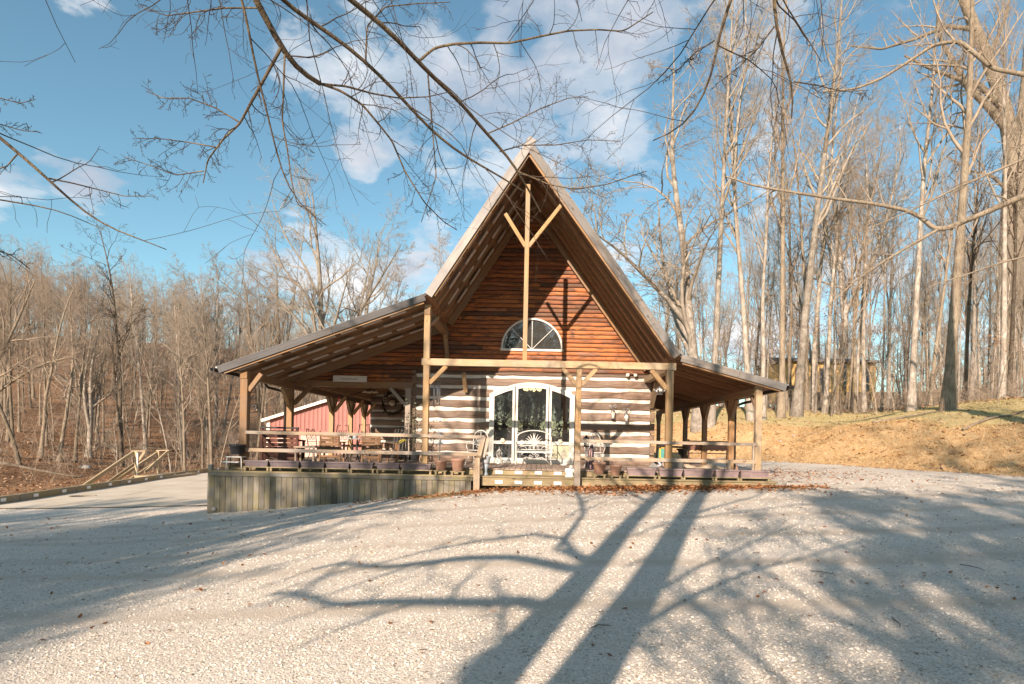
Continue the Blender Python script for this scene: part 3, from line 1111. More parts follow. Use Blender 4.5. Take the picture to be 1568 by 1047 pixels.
for k in range(9):
    z0, z1 = edges_z[k] + .055, edges_z[k + 1] - .055
    if k == 0:
        z0 = 0.0
    if k == 8:
        z1 = 2.99
    zm = (z0 + z1) / 2
    hw = arch_half(min(max(zm, DS), DT)) if z1 < DT + .05 else 0
    if hw > 0:
        hewn('log', XL + .14, DC - hw - .01, z0, z1, YW, fwall, k)
        hewn('log', DC + hw + .01, XRt - .12, z0, z1, YW, fwall, 20 + k)
    else:
        hewn('log', XL + .14, XRt - .12, z0, z1, YW, fwall, 40 + k)
    # notched corner ends of the side-wall logs
    for (xc, wd) in ((XL + .065, .15), (XRt - .045, .15)):
        o = MB().box((0, 0, 0), (wd, .16, z1 - z0 + .07)).build('log_end', M['logend'], fwall, bev=.015)
        o.location = (xc + rd.uniform(-.008, .008), YW + .03 + rd.uniform(-.015, .015), zm + .02)
        o.rotation_euler = (0, R(rd.uniform(-3, 3)), 0)
# side walls, seen only from the porches
for (x, nm) in ((XL + .1, 'side_wall'), (XRt - .1, 'side_wall')):
    sw = MB().box((x, (YW + YB) / 2 + .15, 1.5), (.1, YB - YW - .1, 3.0)).build(nm, M['chink'], cabin)
    for k in range(8):
        plank('log', (x, YW + .2, edges_z[k] + .185), (x, YB + .1, edges_z[k] + .185), .2, .255, M['log'], sw, bev=.02)
# recessed log wall at the back of the left porch
bw = MB().box(((-8.0 + XL) / 2, YB + .1, 1.5), (XL + 8.0, .1, 3.0)).build('porch_back_wall', M['chink'], cabin)
zb = [-.05] + [.174 + .372 * k for k in range(8)] + [3.15]
for k in range(9):
    hewn('log', -8.0, XL, max(zb[k] + .055, 0), zb[k + 1] - .055, YB, bw, 70 + k)

# room behind the glass
rmn = MB()
x0, x1, y0, y1, z0, z1 = -3.9, 3.7, YW + .16, 26.5, .01, 2.95
rmn.add([(x0, y0, z0), (x1, y0, z0), (x1, y1, z0), (x0, y1, z0), (x0, y0, z1), (x1, y0, z1), (x1, y1, z1), (x0, y1, z1)],
        [(0, 1, 2, 3), (1, 5, 6, 2), (3, 2, 6, 7), (0, 3, 7, 4), (4, 7, 6, 5)])
rmn.add([(-2.2, y0, 3.1), (1.9, y0, 3.1), (1.9, 24, 3.1), (-2.2, 24, 3.1), (-1.6, y0, 5.8), (1.2, y0, 5.8), (1.2, 24, 5.8), (-1.6, 24, 5.8)], [(0, 1, 2, 3), (1, 5, 6, 2), (3, 2, 6, 7), (0, 3, 7, 4)])
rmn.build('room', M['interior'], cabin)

# gable: dark sheathing with each siding board on it
ROWH = .1425


def xspan(z, shrink=.2):
    """width of the gable wall under the roof at height z"""
    xs = np.linspace(-8.3, 5.5, 1400)
    ok = np.array([roof_z(v_) for v_ in xs]) - shrink > z
    if not ok.any():
        return None
    return float(xs[ok][0]), float(xs[ok][-1])


gb = MB()
gpoly = [(-8.05, 2.5), (XL, 2.5), (XL, 2.96), (3.95, 2.96)]
gp = gpoly + [(3.82, 3.04), (-.32, 8.62), (-3.05, 4.4), (-8.05, 2.56)]
gb.prism(gp[2:] + [], YW + .06, YW + .12)
gb.prism([(-8.05, 2.5), (XL, 2.5), (XL, 3.98), (-8.05, 2.56)], YW + .061, YW + .119)
gable = gb.build('gable_wall', M['interior'], cabin)
WC, WZ, WR = -.16, 3.81, 1.02
row = 0
z = 2.62
while z < 8.5:
    zt = z + ROWH - .006
    sp = xspan(z + ROWH * .5)
    if sp is None:
        break
    xa, xb = sp
    if z < 2.95:
        xb = XL + .02
    xb = min(xb, 3.95)
    xa = max(xa, -8.05)
    # the two runs either side of the round-topped window
    runs = [(xa, xb)]
    if WZ - .05 < z + ROWH * .5 < WZ + WR:
        hw = math.sqrt(max(WR ** 2 - max(z + ROWH * .5 - WZ, 0) ** 2, 0)) - .03
        if hw > 0:
            runs = [(xa, WC - hw), (WC + hw, xb)]
    for (ra, rb) in runs:
        x = ra
        while x < rb - .02:
            ln = rd.uniform(1.5, 4.4)
            if rb - (x + ln) < .5:
                ln = rb - x
            p = rd.uniform(0, .014)
            tl = rd.uniform(-.004, .004)
            mb_ = MB()
            h = ROWH - rd.uniform(.006, .014)
            # rounded lap board
            mb_.prism([(.045, -h / 2), (-.006, -h / 2 + .012), (-.014, -h * .1), (-.008, h / 2 - .012), (.045, h / 2)], -ln / 2 + .003, ln / 2 - .003, ax=0)
            o = mb_.build('siding_board', M['siding'], gable)
            o.location = (x + ln / 2, YW + .028 - p, z + ROWH / 2)
            o.rotation_euler = (0, tl, 0)
            x += ln
    z += ROWH
    row += 1
# the beam that carries the siding over the left porch
plank('infill_beam', (-8.2, YW - .02, 2.52), (XL + .05, YW - .02, 2.52), .2, .2, M['rough_beam'], cabin)

# round-topped window
N = 28


def half_ring(r0, r1, c, z0, y0, y1):
    mb_ = MB()
    for k in range(N):
        a0, a1 = math.pi * k / N, math.pi * (k + 1) / N
        mb_.prism([(c + r0 * math.cos(a0), z0 + r0 * math.sin(a0)), (c + r1 * math.cos(a0), z0 + r1 * math.sin(a0)),
                   (c + r1 * math.cos(a1), z0 + r1 * math.sin(a1)), (c + r0 * math.cos(a1), z0 + r0 * math.sin(a1))], y0, y1)
    return mb_


wf = half_ring(WR - .04, WR + .012, WC, WZ, YW - .045, YW + .09)
wf.box((WC, YW + .02, WZ - .03), (2 * WR + .06, .135, .07))
window = wf.build('arched_window', M['white_frame'], cabin)
pg = MB()
pg.add([(WC + (WR - .05) * math.cos(math.pi * k / N), YW + .045, WZ + (WR - .05) * math.sin(math.pi * k / N)) for k in range(N + 1)], [tuple(range(N + 1))])
pg.build('pane', M['glass'], window)
for ang in (45, 90, 135):
    plank('muntin', (WC, YW + .022, WZ), (WC + (WR - .05) * math.cos(R(ang)), YW + .022, WZ + (WR - .05) * math.sin(R(ang))), .016, .02, M['white_frame'], window, up=(0, 1, 0), bev=0)
for (a0, a1) in ():
    pass
# pale blind drawn behind the right half of the window
bl = MB().add([(WC + (WR - .02) * math.cos(math.pi * k / N), YW + .115, WZ + (WR - .02) * math.sin(math.pi * k / N)) for k in range(N + 1)], [tuple(range(N + 1))])
bl.build('blind', plain('grey_blind', (.30, .33, .34), .8, var=.1), window)


# arched door with its side lights
def arch_pts(x0, x1, off, n=16):
    return [(x0 + (x1 - x0) * k / n, arch(x0 + (x1 - x0) * k / n) - off) for k in range(n + 1)]


dm = MB()


def arch_band(mb_, x0, x1, o0, o1, ya, yb):
    a, b = arch_pts(x0, x1, o0), arch_pts(x0, x1, o1)
    for k in range(len(a) - 1):
        mb_.prism([b[k], b[k + 1], a[k + 1], a[k]], ya, yb)


ya, yb = YW - .075, YW + .07
arch_band(dm, DX0, DX1, -.035, .045, ya, yb)
dm.box((DX0 + .02, (ya + yb) / 2, DS / 2 + .02), (.08, yb - ya - .002, DS + .04))
dm.box((DX1 - .02, (ya + yb) / 2, DS / 2 + .02), (.08, yb - ya - .002, DS + .04))
dm.box((DC, YW - .02, .035), (2.74, .15, .07))
door = dm.build('arched_door', M['white_frame'], cabin)
leafs = ((DX0 + .06, -.69), (-.66, .43), (.46, DX1 - .06))
RZ = .69
for k, (x0, x1) in enumerate(leafs):
    fm_ = MB()
    s = .075
    arch_band(fm_, x0 + .004, x1 - .004, .05, .135, YW - .05, YW + .03)
    for xx in (x0 + s / 2, x1 - s / 2):
        zt = arch(xx) - .06
        fm_.box((xx, YW - .012, zt / 2 + .035), (s, .078, zt - .07))
    fm_.box(((x0 + x1) / 2, YW - .012, RZ), (x1 - x0 - 2 * s + .002, .074, .10))
    fm_.box(((x0 + x1) / 2, YW - .012, .125), (x1 - x0 - 2 * s + .002, .074, .10))
    leaf = fm_.build('door_leaf' if k == 1 else 'side_light', M['white_frame'], door)
    pa = arch_pts(x0 + s, x1 - s, .13)
    up_ = MB().add([(p[0], YW + .005, p[1]) for p in pa] + [(x1 - s, YW + .005, RZ + .045), (x0 + s, YW + .005, RZ + .045)], [tuple(range(len(pa) + 2))])
    up_.build('pane', M['glass'], leaf)
    MB().box(((x0 + x1) / 2, YW + .008, (RZ + .12) / 2 + .01), (x1 - x0 - 2 * s, .012, RZ - .2)).build('lower_panel' if k == 2 else 'pane', M['panel'] if k == 2 else M['glass'], leaf)
    if k != 1:
        rs = MB().ball((0, 0, 0), .05, 8, 6)
        for q in range(6):
            a = q * math.pi / 3
            rs.ball((.055 * math.cos(a), -.01, .055 * math.sin(a)), .028, 6, 5)
        o = rs.build('rosette', M['clockface'], leaf)
        o.location = ((x0 + x1) / 2, YW - .08, RZ + .06)
MB().tube([(-.6, YW - .06, 1.02), (-.6, YW - .11, 1.02), (-.5, YW - .11, 1.02)], .012, 6).build('handle', M['silver'], door)

# ---------------------------------------------------------------- porch: deck, steps, posts, rails
LEDGE = -.18
dk = MB()
dk.box((-.95, (16.06 + 19.5) / 2, -.15), (14.6, 3.4, .2))
dk.box((-6.2, 24, -.151), (4.2, 9.2, .2))
dk.box((5.2, 24, -.152), (2.3, 9.6, .2))
deck = dk.build('deck', M['step'], cabin)
x = -8.35
while x < 6.35:
    if x < XL - .1:
        ye = YB - .02
    elif x > XRt - .05:
        ye = 29.2
    else:
        ye = YW - .03
    xc = x + .07
    plank('deck_board', (xc, 15.97 + rd.uniform(-.008, .008), -.019), (xc, ye, -.019), .136, .036, M['deck'], deck, bev=.004)
    x += .145
# riser under the deck edge, in three boards
for (xa, xb) in ((-8.35, -3.6), (-3.59, 1.35), (1.36, 6.35)):
    plank('riser_board', (xa, 16.03, -.112), (xb, 16.03, -.112), .04, .135, M['step'], deck)
# lower ledge the planters stand on
for k in range(3):
    for (xa, xb) in ((-8.62, -4.1), (-4.09, -.2), (-.19, 3.2), (3.21, 6.45)):
        plank('ledge_board', (xa, 15.59 + k * .16, LEDGE - .02), (xb, 15.59 + k * .16, LEDGE - .02), .152, .038, M['step'], deck)
# front skirt on the left, sinking with the ground
plank('skirt_cap', (-8.62, 15.535, LEDGE - .09), (-1.62, 15.535, LEDGE - .09), .035, .10, M['skirt'], deck)
x = -8.6
k = 0
while x < -1.68:
    wd = .148 + rd.uniform(-.004, .004)
    zb_ = Hz(x, 15.5) - .12
    plank('skirt_board', (x + wd / 2, 15.56 + rd.uniform(-.004, .004), LEDGE - .045), (x + wd / 2, 15.56, zb_), .024, wd - .007, M['skirt'], deck, up=(1, 0, 0), bev=.003)
    x += wd
MB().box((-8.6, 22.2, -.85), (.03, 13.1, 1.25)).build('side_skirt', M['skirt'], deck)
MB().box((-8.585, 15.6, -.78), (.1, .1, 1.5)).build('skirt_post', M['skirt'], deck)
MB().tube([(-8.43, 15.54, -1.2), (-8.43, 15.50, -1.2)], .055, 12).build('pipe_end', M['stone_grey'], deck)
# lower risers of the steps and of the ledge to the right
plank('riser_board', (-1.40, 15.56, LEDGE - .15), (1.06, 15.56, LEDGE - .15), .04, .22, M['step'], deck)
plank('riser_board', (1.24, 15.56, LEDGE - .14), (3.8, 15.56, LEDGE - .14), .04, .19, M['step'], deck)
plank('riser_board', (3.81, 15.56, LEDGE - .14), (6.42, 15.56, LEDGE - .14), .04, .19, M['step'], deck)
for (px, ) in ((764,), (794,), (824,), (854,)):
    for (d_, z_) in ((16.0, -.10), (15.535, LEDGE - .155)):
        p = at(px, 730, d_)
        MB().box((p.x, d_ - .008, z_), (.20, .014, .085)).build('reflector', M['reflector'], deck)


def post(x, y, z0, z1, w_, m='post'):
    return plank('porch_post', (x, y, z0), (x, y, z1), w_, w_, M[m], cabin, up=(0, 1, 0), bev=.012)


def brace(p, q, w_=.12, m='post', up=(0, 1, 0)):
    return plank('brace', p, q, w_, w_ * .95, M[m], cabin, up=up, bev=.008)


post(-7.93, YF, 0, 2.52, .2, 'rough_beam')
brace((-7.83, YF, 1.98), (-7.50, YF + .02, 2.45), .12, 'rough_beam')
brace((-7.93, YF + .1, 1.95), (-7.94, YF + .55, 2.38), .12, 'rough_beam', (1, 0, 0))
post(-2.99, YF, 0, 4.42, .165)
post(1.17, YF, 0, 2.76, .15)
post(3.65, YF, 0, 2.76, .185)
post(6.08, YF, -.1, 2.40, .17, 'beam')
# front beam, king post with its struts
plank('front_beam', (-3.12, YF - .01, 2.86), (3.60, YF - .01, 2.86), .15, .185, M['beam'], cabin)
plank('king_post', (-.32, YF, 2.955), (-.32, YF, 7.75), .12, .12, M['post'], cabin, up=(0, 1, 0))
brace((-.36, YF, 6.06), (-.93, YF, 6.95), .10)
brace((-.28, YF, 6.06), (.60, YF, 7.22), .10)
brace((-2.91, YF, 2.28), (-2.45, YF, 2.76), .115)
brace((1.10, YF, 2.32), (.72, YF, 2.765), .115)
brace((1.24, YF, 2.32), (1.64, YF, 2.765), .115)
brace((3.57, YF, 2.25), (3.14, YF, 2.765), .13)
plank('plate_beam', (3.70, YF - .12, 2.86), (3.70, YW + .02, 2.86), .19, .195, M['beam'], cabin)
brace((3.84, YW - .12, 1.95), (3.86, YW - .85, 2.72), .14, 'post', (1, 0, 0))
plank('plate_beam', (-2.99, YF - .1, 4.22), (-2.99, YW, 4.22), .16, .18, M['rough_beam'], cabin)
brace((-2.93, YF + .06, 3.9), (-2.80, YF + .5, 4.2), .10, 'rough_beam', (1, 0, 0))
brace((-2.95, YW - .75, 4.15), (-2.97, YW - .1, 3.65), .13, 'post', (1, 0, 0))
plank('bracket', (-2.97, YW - .09, 3.72), (-2.97, YW - .09, 3.12), .13, .13, M['post'], cabin)
brace((-2.35, YW - .6, 2.9), (-2.32, YW - .1, 2.35), .13, 'beam', (1, 0, 0))
# left row
plank('eave_beam', (-7.93, YF - .12, 2.40), (-8.1, 22.0, 2.40), .19, .20, M['rough_beam'], cabin)
plank('eave_beam', (-8.1, 22.01, 2.40), (-8.1, 28.6, 2.40), .19, .20, M['rough_beam'], cabin)
post(-8.09, 19.36, 0, 2.3, .21, 'rough_beam')
for yy_ in (23.4, 25.8, 27.8):
    post(-8.1, yy_, 0, 2.3, .18, 'post')
    brace((-8.1, yy_ - .09, 1.75), (-8.1, yy_ - .5, 2.28), .12, 'post', (1, 0, 0))
    brace((-8.1, yy_ + .09, 1.75), (-8.1, yy_ + .5, 2.28), .12, 'post', (1, 0, 0))
    brace((-8.0, yy_, 1.75), (-7.55, yy_, 2.35), .12, 'post')
brace((-8.09, 19.25, 1.8), (-8.07, 18.75, 2.3), .13, 'post', (1, 0, 0))
brace((-7.98, 19.4, 1.82), (-7.45, 19.5, 2.42), .13, 'rough_beam')
post(-4.22, YW - .12, 0, 2.42, .17, 'grey_wood')
brace((-4.30, YW - .13, 1.85), (-4.82, YW - .13, 2.41), .11, 'grey_wood')
# right row
plank('eave_beam', (6.08, YF + .10, 2.25), (6.08, 20.4, 2.25), .16, .19, M['rough_beam'], cabin)
plank('eave_beam', (6.08, 20.41, 2.25), (6.08, 29.2, 2.25), .16, .19, M['rough_beam'], cabin)
brace((6.08, YF + .1, 1.78), (6.08, YF + .5, 2.16), .11, 'rough_beam', (1, 0, 0))
for yy_ in (18.24, 21.1, 23.8, 28.95):
    post(6.08, yy_, -.2, 2.16, .165, 'rough_beam')
    for s in (-1, 1):
        brace((6.08, yy_ + s * .08, 1.62), (6.08, yy_ + s * .48, 2.14), .11, 'rough_beam', (1, 0, 0))
# rails
for (z_, h_) in ((.845, .088), (.37, .098)):
    plank('rail', (-7.85, YF - .11, z_), (-4.6, YF - .11, z_), .042, h_, M['rail'], cabin)
    plank('rail', (-4.59, YF - .11, z_ + .002), (-1.36 if z_ > .5 else -1.52, YF - .11, z_), .042, h_, M['rail'], cabin)
for (z_, h_) in ((.79, .085), (.315, .098)):
    plank('rail', (1.28, YF - .11, z_), (3.66, YF - .11, z_), .042, h_, M['rail'], cabin)
    plank('rail', (3.67, YF - .11, z_), (6.02, YF - .11, z_), .042, h_, M['rail'], cabin)
for (x, y0_) in ((-7.95, 16.2), (6.02, 16.2)):
    pass
for z_ in (.845, .37):
    plank('rail', (-8.0, 16.15, z_), (-8.12, 19.25, z_), .042, .09, M['rail'], cabin)
    plank('rail', (-8.12, 19.46, z_), (-8.12, 27.7, z_), .042, .09, M['rail'], cabin)
for z_ in (.6,):
    plank('rail', (6.08, 21.2, z_), (6.08, 28.9, z_), .042, .09, M['rail'], cabin)
plank('rail_stub', (5.28, YF - .1, 0), (5.28, YF - .1, .27), .09, .09, M['rail'], cabin)
plank('rail_stub', (5.93, YF - .1, 0), (5.93, YF - .1, .75), .05, .08, M['rail'], cabin)
# stair newels in front of the ledge
for (x, top) in ((-1.505, .30), (1.125, .255)):
    plank('newel', (x, 15.42, Hz(x, 15.42) - .15), (x, 15.42, top), .165, .15, M['rail'], cabin, up=(0, 1, 0), bev=.01)
plank('newel_board', (-1.46, 15.44, .305), (-1.385, 15.9, .80), .17, .13, M['rail'], cabin, up=(1, 0, 0))
plank('newel_board', (-1.36, 15.50, .305), (-1.25, 15.9, .84), .04, .1, M['rail'], cabin, up=(1, 0, 0))
plank('newel_board', (1.125, 15.42, .26), (1.125, 15.42, .52), .15, .14, M['rail'], cabin, up=(0, 1, 0))

# bring the cabin's Empty to its own base
cl = Vector((-.1, YW, 0))
bpy.context.view_layer.update()
cabin.location = cl
for ch in cabin.children:
    ml = ch.matrix_local.copy()
    ml.translation = ml.translation - cl
    ch.matrix_local = ml

# ---------------------------------------------------------------- far buildings and yard structures
# red barn
BY, BG = 42.0, -1.62
bx0, bxa, bx1 = at(409, 643, BY).x, at(536, 604, BY).x, at(664, 643, BY).x
bze, bza = at(409, 643, BY).z, at(409, 643, BY).z + (at(536, 604, BY).x - at(409, 643, BY).x) * .335
barn = thing('metal_barn', 'pink-red metal barn with cream trim behind the left porch', 'barn', ((bx0 + bx1) / 2, BY, BG))
hw = (bx1 - bx0) / 2
he, ha = bze - BG, bza - BG
wl = MB()
wl.prism([(-hw + .1, 0), (hw - .1, 0), (hw - .1, he), (0, ha - .1), (-hw + .1, he)], 0, 14)
x = -hw + .25
while x < hw - .2:
    zt = he + (ha - he) * (1 - abs(x) / hw) - .12
    for (zz0, zz1) in ((2.75, zt),):
        wl.box((x, -.015, (zz0 + zz1) / 2), (.07, .05, zz1 - zz0))
    wl.box((x + .1, -.006, (2.75 + zt) / 2), (.03, .025, zt - 2.75))
    x += .30
wl.build('wall', M['barn'], barn)
for (a, b, nm) in ((-hw - .25, 0, 'roof'), (hw + .25, 0, 'roof')):
    za = he - .25 * (ha - he) / hw
    p = MB()
    s = 1 if a > 0 else -1
    p.prism([(a, za + .0), (0, ha), (0, ha + .12), (a, za + .12)], -.35, 14.3)
    p.build(nm, M['roofmetal'], barn)
    plank('trim_board', (a, -.37, za + .03), (0, -.37, ha + .03), .05, .20, M['barn_trim'], barn, bev=0)
for s in (-1, 1):
    plank('trim_board', (s * (hw - .12), -.05, 0), (s * (hw - .12), -.05, he), .08, .22, M['barn_trim'], barn, up=(1, 0, 0), bev=0)
for (px0, px1, kind) in ((425, 437, 'window'), (461, 513, 'garage_door'), (519, 537, 'garage_door'), (556, 610, 'garage_door')):
    xa, xb = at(px0, 660, BY).x - (bx0 + bx1) / 2, at(px1, 660, BY).x - (bx0 + bx1) / 2
    top = 2.62
    gd = MB().box(((xa + xb) / 2, -.03, (top - .25) / 2), (xb - xa, .05, top - .26)).build(kind, M['barn_door'], barn)
    for k in range(1, 4):
        MB().box(((xa + xb) / 2, -.06, (top - .25) * k / 4), (xb - xa, .012, .02)).build('seam', M['barn'], gd)
    MB().box(((xa + xb) / 2, -.045, top - .12), (xb - xa + .1, .09, .24)).build('header', M['gutter'], gd)

# yellow house beyond the trees, and its fence
HY = 62.0
hx0, hx1 = at(1199, 590, HY).x, at(1341, 590, HY).x
hz0, hz1 = at(1270, 607, HY).z - .5, at(1270, 553, HY).z
house = thing('yellow_house', 'yellow house with dark shingle roof behind the trees on the hill', 'house', ((hx0 + hx1) / 2, HY, hz0))
hw, hh = (hx1 - hx0) / 2, hz1 - hz0
MB().box((0, 3.5, hh / 2), (2 * hw, 7, hh)).build('wall', M['yellow'], house)
rf = MB().prism([(-.6, hh - .12), (-.6, hh + .1), (3.5, hh + .8), (7.6, hh + .1), (7.6, hh - .12)], -hw - .15, hw + .15, ax=0).build('roof', M['shingle'], house)
for (px, wd, z0_, z1_) in ((1293, .38, 1.2, hh - .2), (1326, .75, .9, hh - .25), (1222, .7, 1.6, hh - .7), (1258, .6, 1.6, hh - .7)):
    xx = at(px, 590, HY).x - (hx0 + hx1) / 2
    wn = MB().box((xx, -.02, (z0_ + z1_) / 2), (wd, .08, z1_ - z0_)).build('window', M['rough_beam'], house)
    MB().box((xx, -.07, (z0_ + z1_) / 2), (wd * .72, .03, (z1_ - z0_) * .86)).build('pane', M['darkwin'], wn)
FY = 54.0
fx0, fx1 = at(1205, 600, FY).x, at(1520, 600, FY).x
fence = thing('picket_fence', 'brown wooden board fence running in front of the yellow house', 'fence', ((fx0 + fx1) / 2, FY, Hz((fx0 + fx1) / 2, FY)))
fc = (fx0 + fx1) / 2
n = int((fx1 - fx0) / 2.4)
rr = random.Random(5)
for k in range(n):
    xa = fx0 + (fx1 - fx0) * k / n
    mb_ = MB()
    zg = Hz(xa + 1.2, FY) - fence.location.z
    m_ = 17
    for j in range(m_):
        x = xa + 2.4 * (j + .5) / m_ - fc
        mb_.box((x, rr.uniform(-.01, .01), zg + .85 + rr.uniform(-.03, .03)), (.128, .02, 1.75))
    mb_.box((xa + 1.2 - fc, .04, zg + 1.4), (2.4, .04, .09))
    o = mb_.build('fence_panel', M['fence'], fence)
    MB().box((xa - fc, .05, zg + .85), (.1, .1, 1.9)).build('fence_post', M['fence'], fence)

ORD = ['first', 'second', 'third', 'fourth', 'fifth', 'sixth', 'seventh', 'eighth', 'ninth', 'tenth']
# curb timbers along the pad, with white reflectors
y = 16.6
k = 0
while y < 44:
    L = 3.1
    a, b = Vector((curb_x(y), y, 0)), Vector((curb_x(y + L), y + L, 0))
    mid_ = (a + b) / 2
    zz0, zz1 = Hz(a.x + .3, a.y), Hz(b.x + .3, b.y)
    lab = ('timber curb with white reflectors along the concrete pad')
    t_ = thing('curb_timber', f'timber curb length with white reflectors, {ORD[k]} from the left edge of the photo', 'curb', (mid_.x, mid_.y, (zz0 + zz1) / 2), 0, 'curb timbers along the concrete pad')
    plank('timber', Vector((a.x, a.y, zz0 + .13)) - t_.location, Vector((b.x, b.y - .02, zz1 + .13)) - t_.location, .16, .26, M['curb'], t_, bev=.012)
    for f_ in (.25, .75):
        p = Vector((a.x, a.y, zz0)).lerp(Vector((b.x, b.y, zz1)), f_) - t_.location
        dirc = (b - a).normalized()
        o = MB().box((0, 0, 0), (.014, .24, .11)).build('reflector', M['reflector'], t_)
        o.location = p + Vector((.088, 0, .15))
        o.rotation_euler = (0, 0, math.atan2(-dirc.x, dirc.y))
    y += L
    k += 1

# wooden stair with hand rails going down the bank beyond the curb
sp = Vector((curb_x(31.0) - .35, 31.0, Hz(curb_x(31.0) + .3, 31.0)))
st = thing('wooden_stairs', 'wooden stairs with slanting handrails leading down past the curb', 'stairs', sp)
MB().box((-.2, .6, .10), (1.5, 3.0, .12)).build('landing', M['stair_wood'], st, bev=.01)
MB().box((.45, -.9, .10), (.06, .5, .3)).build('landing_edge', M['stair_wood'], st)


def rel(px, py, d):
    return at(px, py, d) - sp


for (xp, d_) in ((209, 30.6), (243, 32.6)):
    a_, b_ = rel(xp, 728, d_), rel(xp, 690, d_)
    plank('stair_post', a_, b_, .13, .13, M['stair_wood'], st, up=(0, 1, 0))
# near railing: top rail, grab rail; far railing likewise
for (p, q, d0, d1, w_, h_) in (((205, 692), (122, 748), 30.6, 27.2, .10, .16), ((205, 711), (158, 744), 30.6, 28.6, .06, .16),
                               ((241, 693), (172, 739), 32.6, 29.6, .10, .15), ((241, 706), (190, 740), 32.6, 30.4, .06, .12),
                               ((222, 691), (209, 710), 30.6, 30.55, .06, .12), ((258, 690), (222, 723), 32.6, 31.2, .08, .13)):
    plank('handrail', rel(p[0], p[1], d0), rel(q[0], q[1], d1), w_, h_, M['stair_wood'], st)
plank('rail_cap', rel(203, 690.5, 30.6), rel(224, 690.5, 30.6), .16, .05, M['stair_wood'], st)
plank('rail_cap', rel(240, 689.5, 32.6), rel(260, 689.5, 32.6), .16, .05, M['stair_wood'], st)
MB().tube([rel(210.5, 727, 30.5), rel(210.5, 693, 30.5)], .035, 8).build('white_pipe', M['reflector'], st)
for k in range(6):
    MB().box((-.9 - k * .3, .5, .02 - k * .19), (.32, 2.2, .05)).build('tread', M['stair_wood'], st)

# ---------------------------------------------------------------- planters and pots on the ledge
LZ = LEDGE
DP = 15.68


def low_stand(name, x, y, z, wd, dp, h, label):
    t_ = thing(name, label, 'plant stand', (x, y, z), 0, 'low stands under the planters')
    MB().box((0, 0, h - .012), (wd, dp, .024)).build('shelf', M['step'], t_)
    for sx_ in (-1, 1):
        MB().box((sx_ * (wd / 2 - .05), 0, (h - .024) / 2), (.05, dp * .9, h - .024)).build('leg', M['step'], t_)
    return t_


def planter(x, y, z, wd, h, mat_, label, grp):
    t_ = thing('planter_box', label, 'planter', (x, y, z), 0, grp)
    dp = .2
    b_, c_ = wd / 2 - .035, dp / 2 - .03
    a_, e_ = wd / 2, dp / 2
    vs = [(-b_, -c_, 0), (b_, -c_, 0), (b_, c_, 0), (-b_, c_, 0), (-a_ + .012, -e_ + .012, h - .03), (a_ - .012, -e_ + .012, h - .03), (a_ - .012, e_ - .012, h - .03), (-a_ + .012, e_ - .012, h - .03)]
    fs = [(3, 2, 1, 0), (0, 1, 5, 4), (1, 2, 6, 5), (2, 3, 7, 6), (3, 0, 4, 7)]
    MB().add(vs, fs).build('body', mat_, t_)
    rim = MB()
    for (cx, cy, lx, ly) in ((0, -e_, 2 * a_, .02), (0, e_, 2 * a_, .02), (-a_ + .01, 0, .02, dp), (a_ - .01, 0, .02, dp)):
        rim.box((cx, cy, h - .018), (lx, ly, .036))
    rim.build('rim', mat_, t_)
    MB().box((0, 0, h - .05), (2 * a_ - .05, dp - .05, .02)).build('soil', M['soil'], t_)
    if rd.random() < .7:
        st_ = MB()
        for _ in range(rd.randint(5, 14)):
            x_, y_ = rd.uniform(-a_ * .85, a_ * .85), rd.uniform(-.05, .05)
            q_ = rd.uniform(.05, .15)
            st_.tube([(x_, y_, h - .045), (x_ + rd.gauss(0, .03), y_ + rd.gauss(0, .02), h + q_ * .5), (x_ + rd.gauss(0, .06), y_ + rd.gauss(0, .04), h + q_ * rd.uniform(.6, 1))], .0035, 4)
        st_.build('dead_stems', M['twig_tan'], t_)
    return t_


lefts = ((375.6, 412.8), (414.5, 460), (461.6, 498.8), (499.5, 536.6), (537, 573), (576.8, 613), (614.6, 661))
wl_ = ['first', 'second', 'third', 'fourth', 'fifth', 'sixth', 'seventh']
for k, (p0, p1) in enumerate(lefts):
    a, b = at(p0, 712, DP), at(p1, 712, DP)
    h = .12
    nm = wl_[k] + ' from the skirt\'s left end'
    low_stand('planter_stand', (a.x + b.x) / 2 + rd.uniform(-.02, .02), DP, LZ, (b.x - a.x) + .05, .2, h, f'low wooden stand under the {wl_[k]} purple planter left of the steps')
    planter((a.x + b.x) / 2, DP, LZ + h, b.x - a.x, .165, M['planter'], f'dark purple plastic planter box left of the steps, {wl_[k]} from the left', 'purple planters left of the steps')
rights = ((959, 1003.5), (1007.7, 1044.5), (1045.7, 1091.7), (1094, 1130.6), (1132, 1176.6))
for k, (p0, p1) in enumerate(rights):
    a, b = at(p0, 727, DP), at(p1, 727, DP)
    h = .09
    low_stand('planter_stand', (a.x + b.x) / 2, DP, LZ, (b.x - a.x) + .06, .2, h, f'low wooden stand under the {wl_[k]} mauve planter right of the steps')
    planter((a.x + b.x) / 2, DP, LZ + h, b.x - a.x, .19, M['planter2'], f'pale mauve planter box right of the steps, {wl_[k]} from the left', 'mauve planters right of the steps')


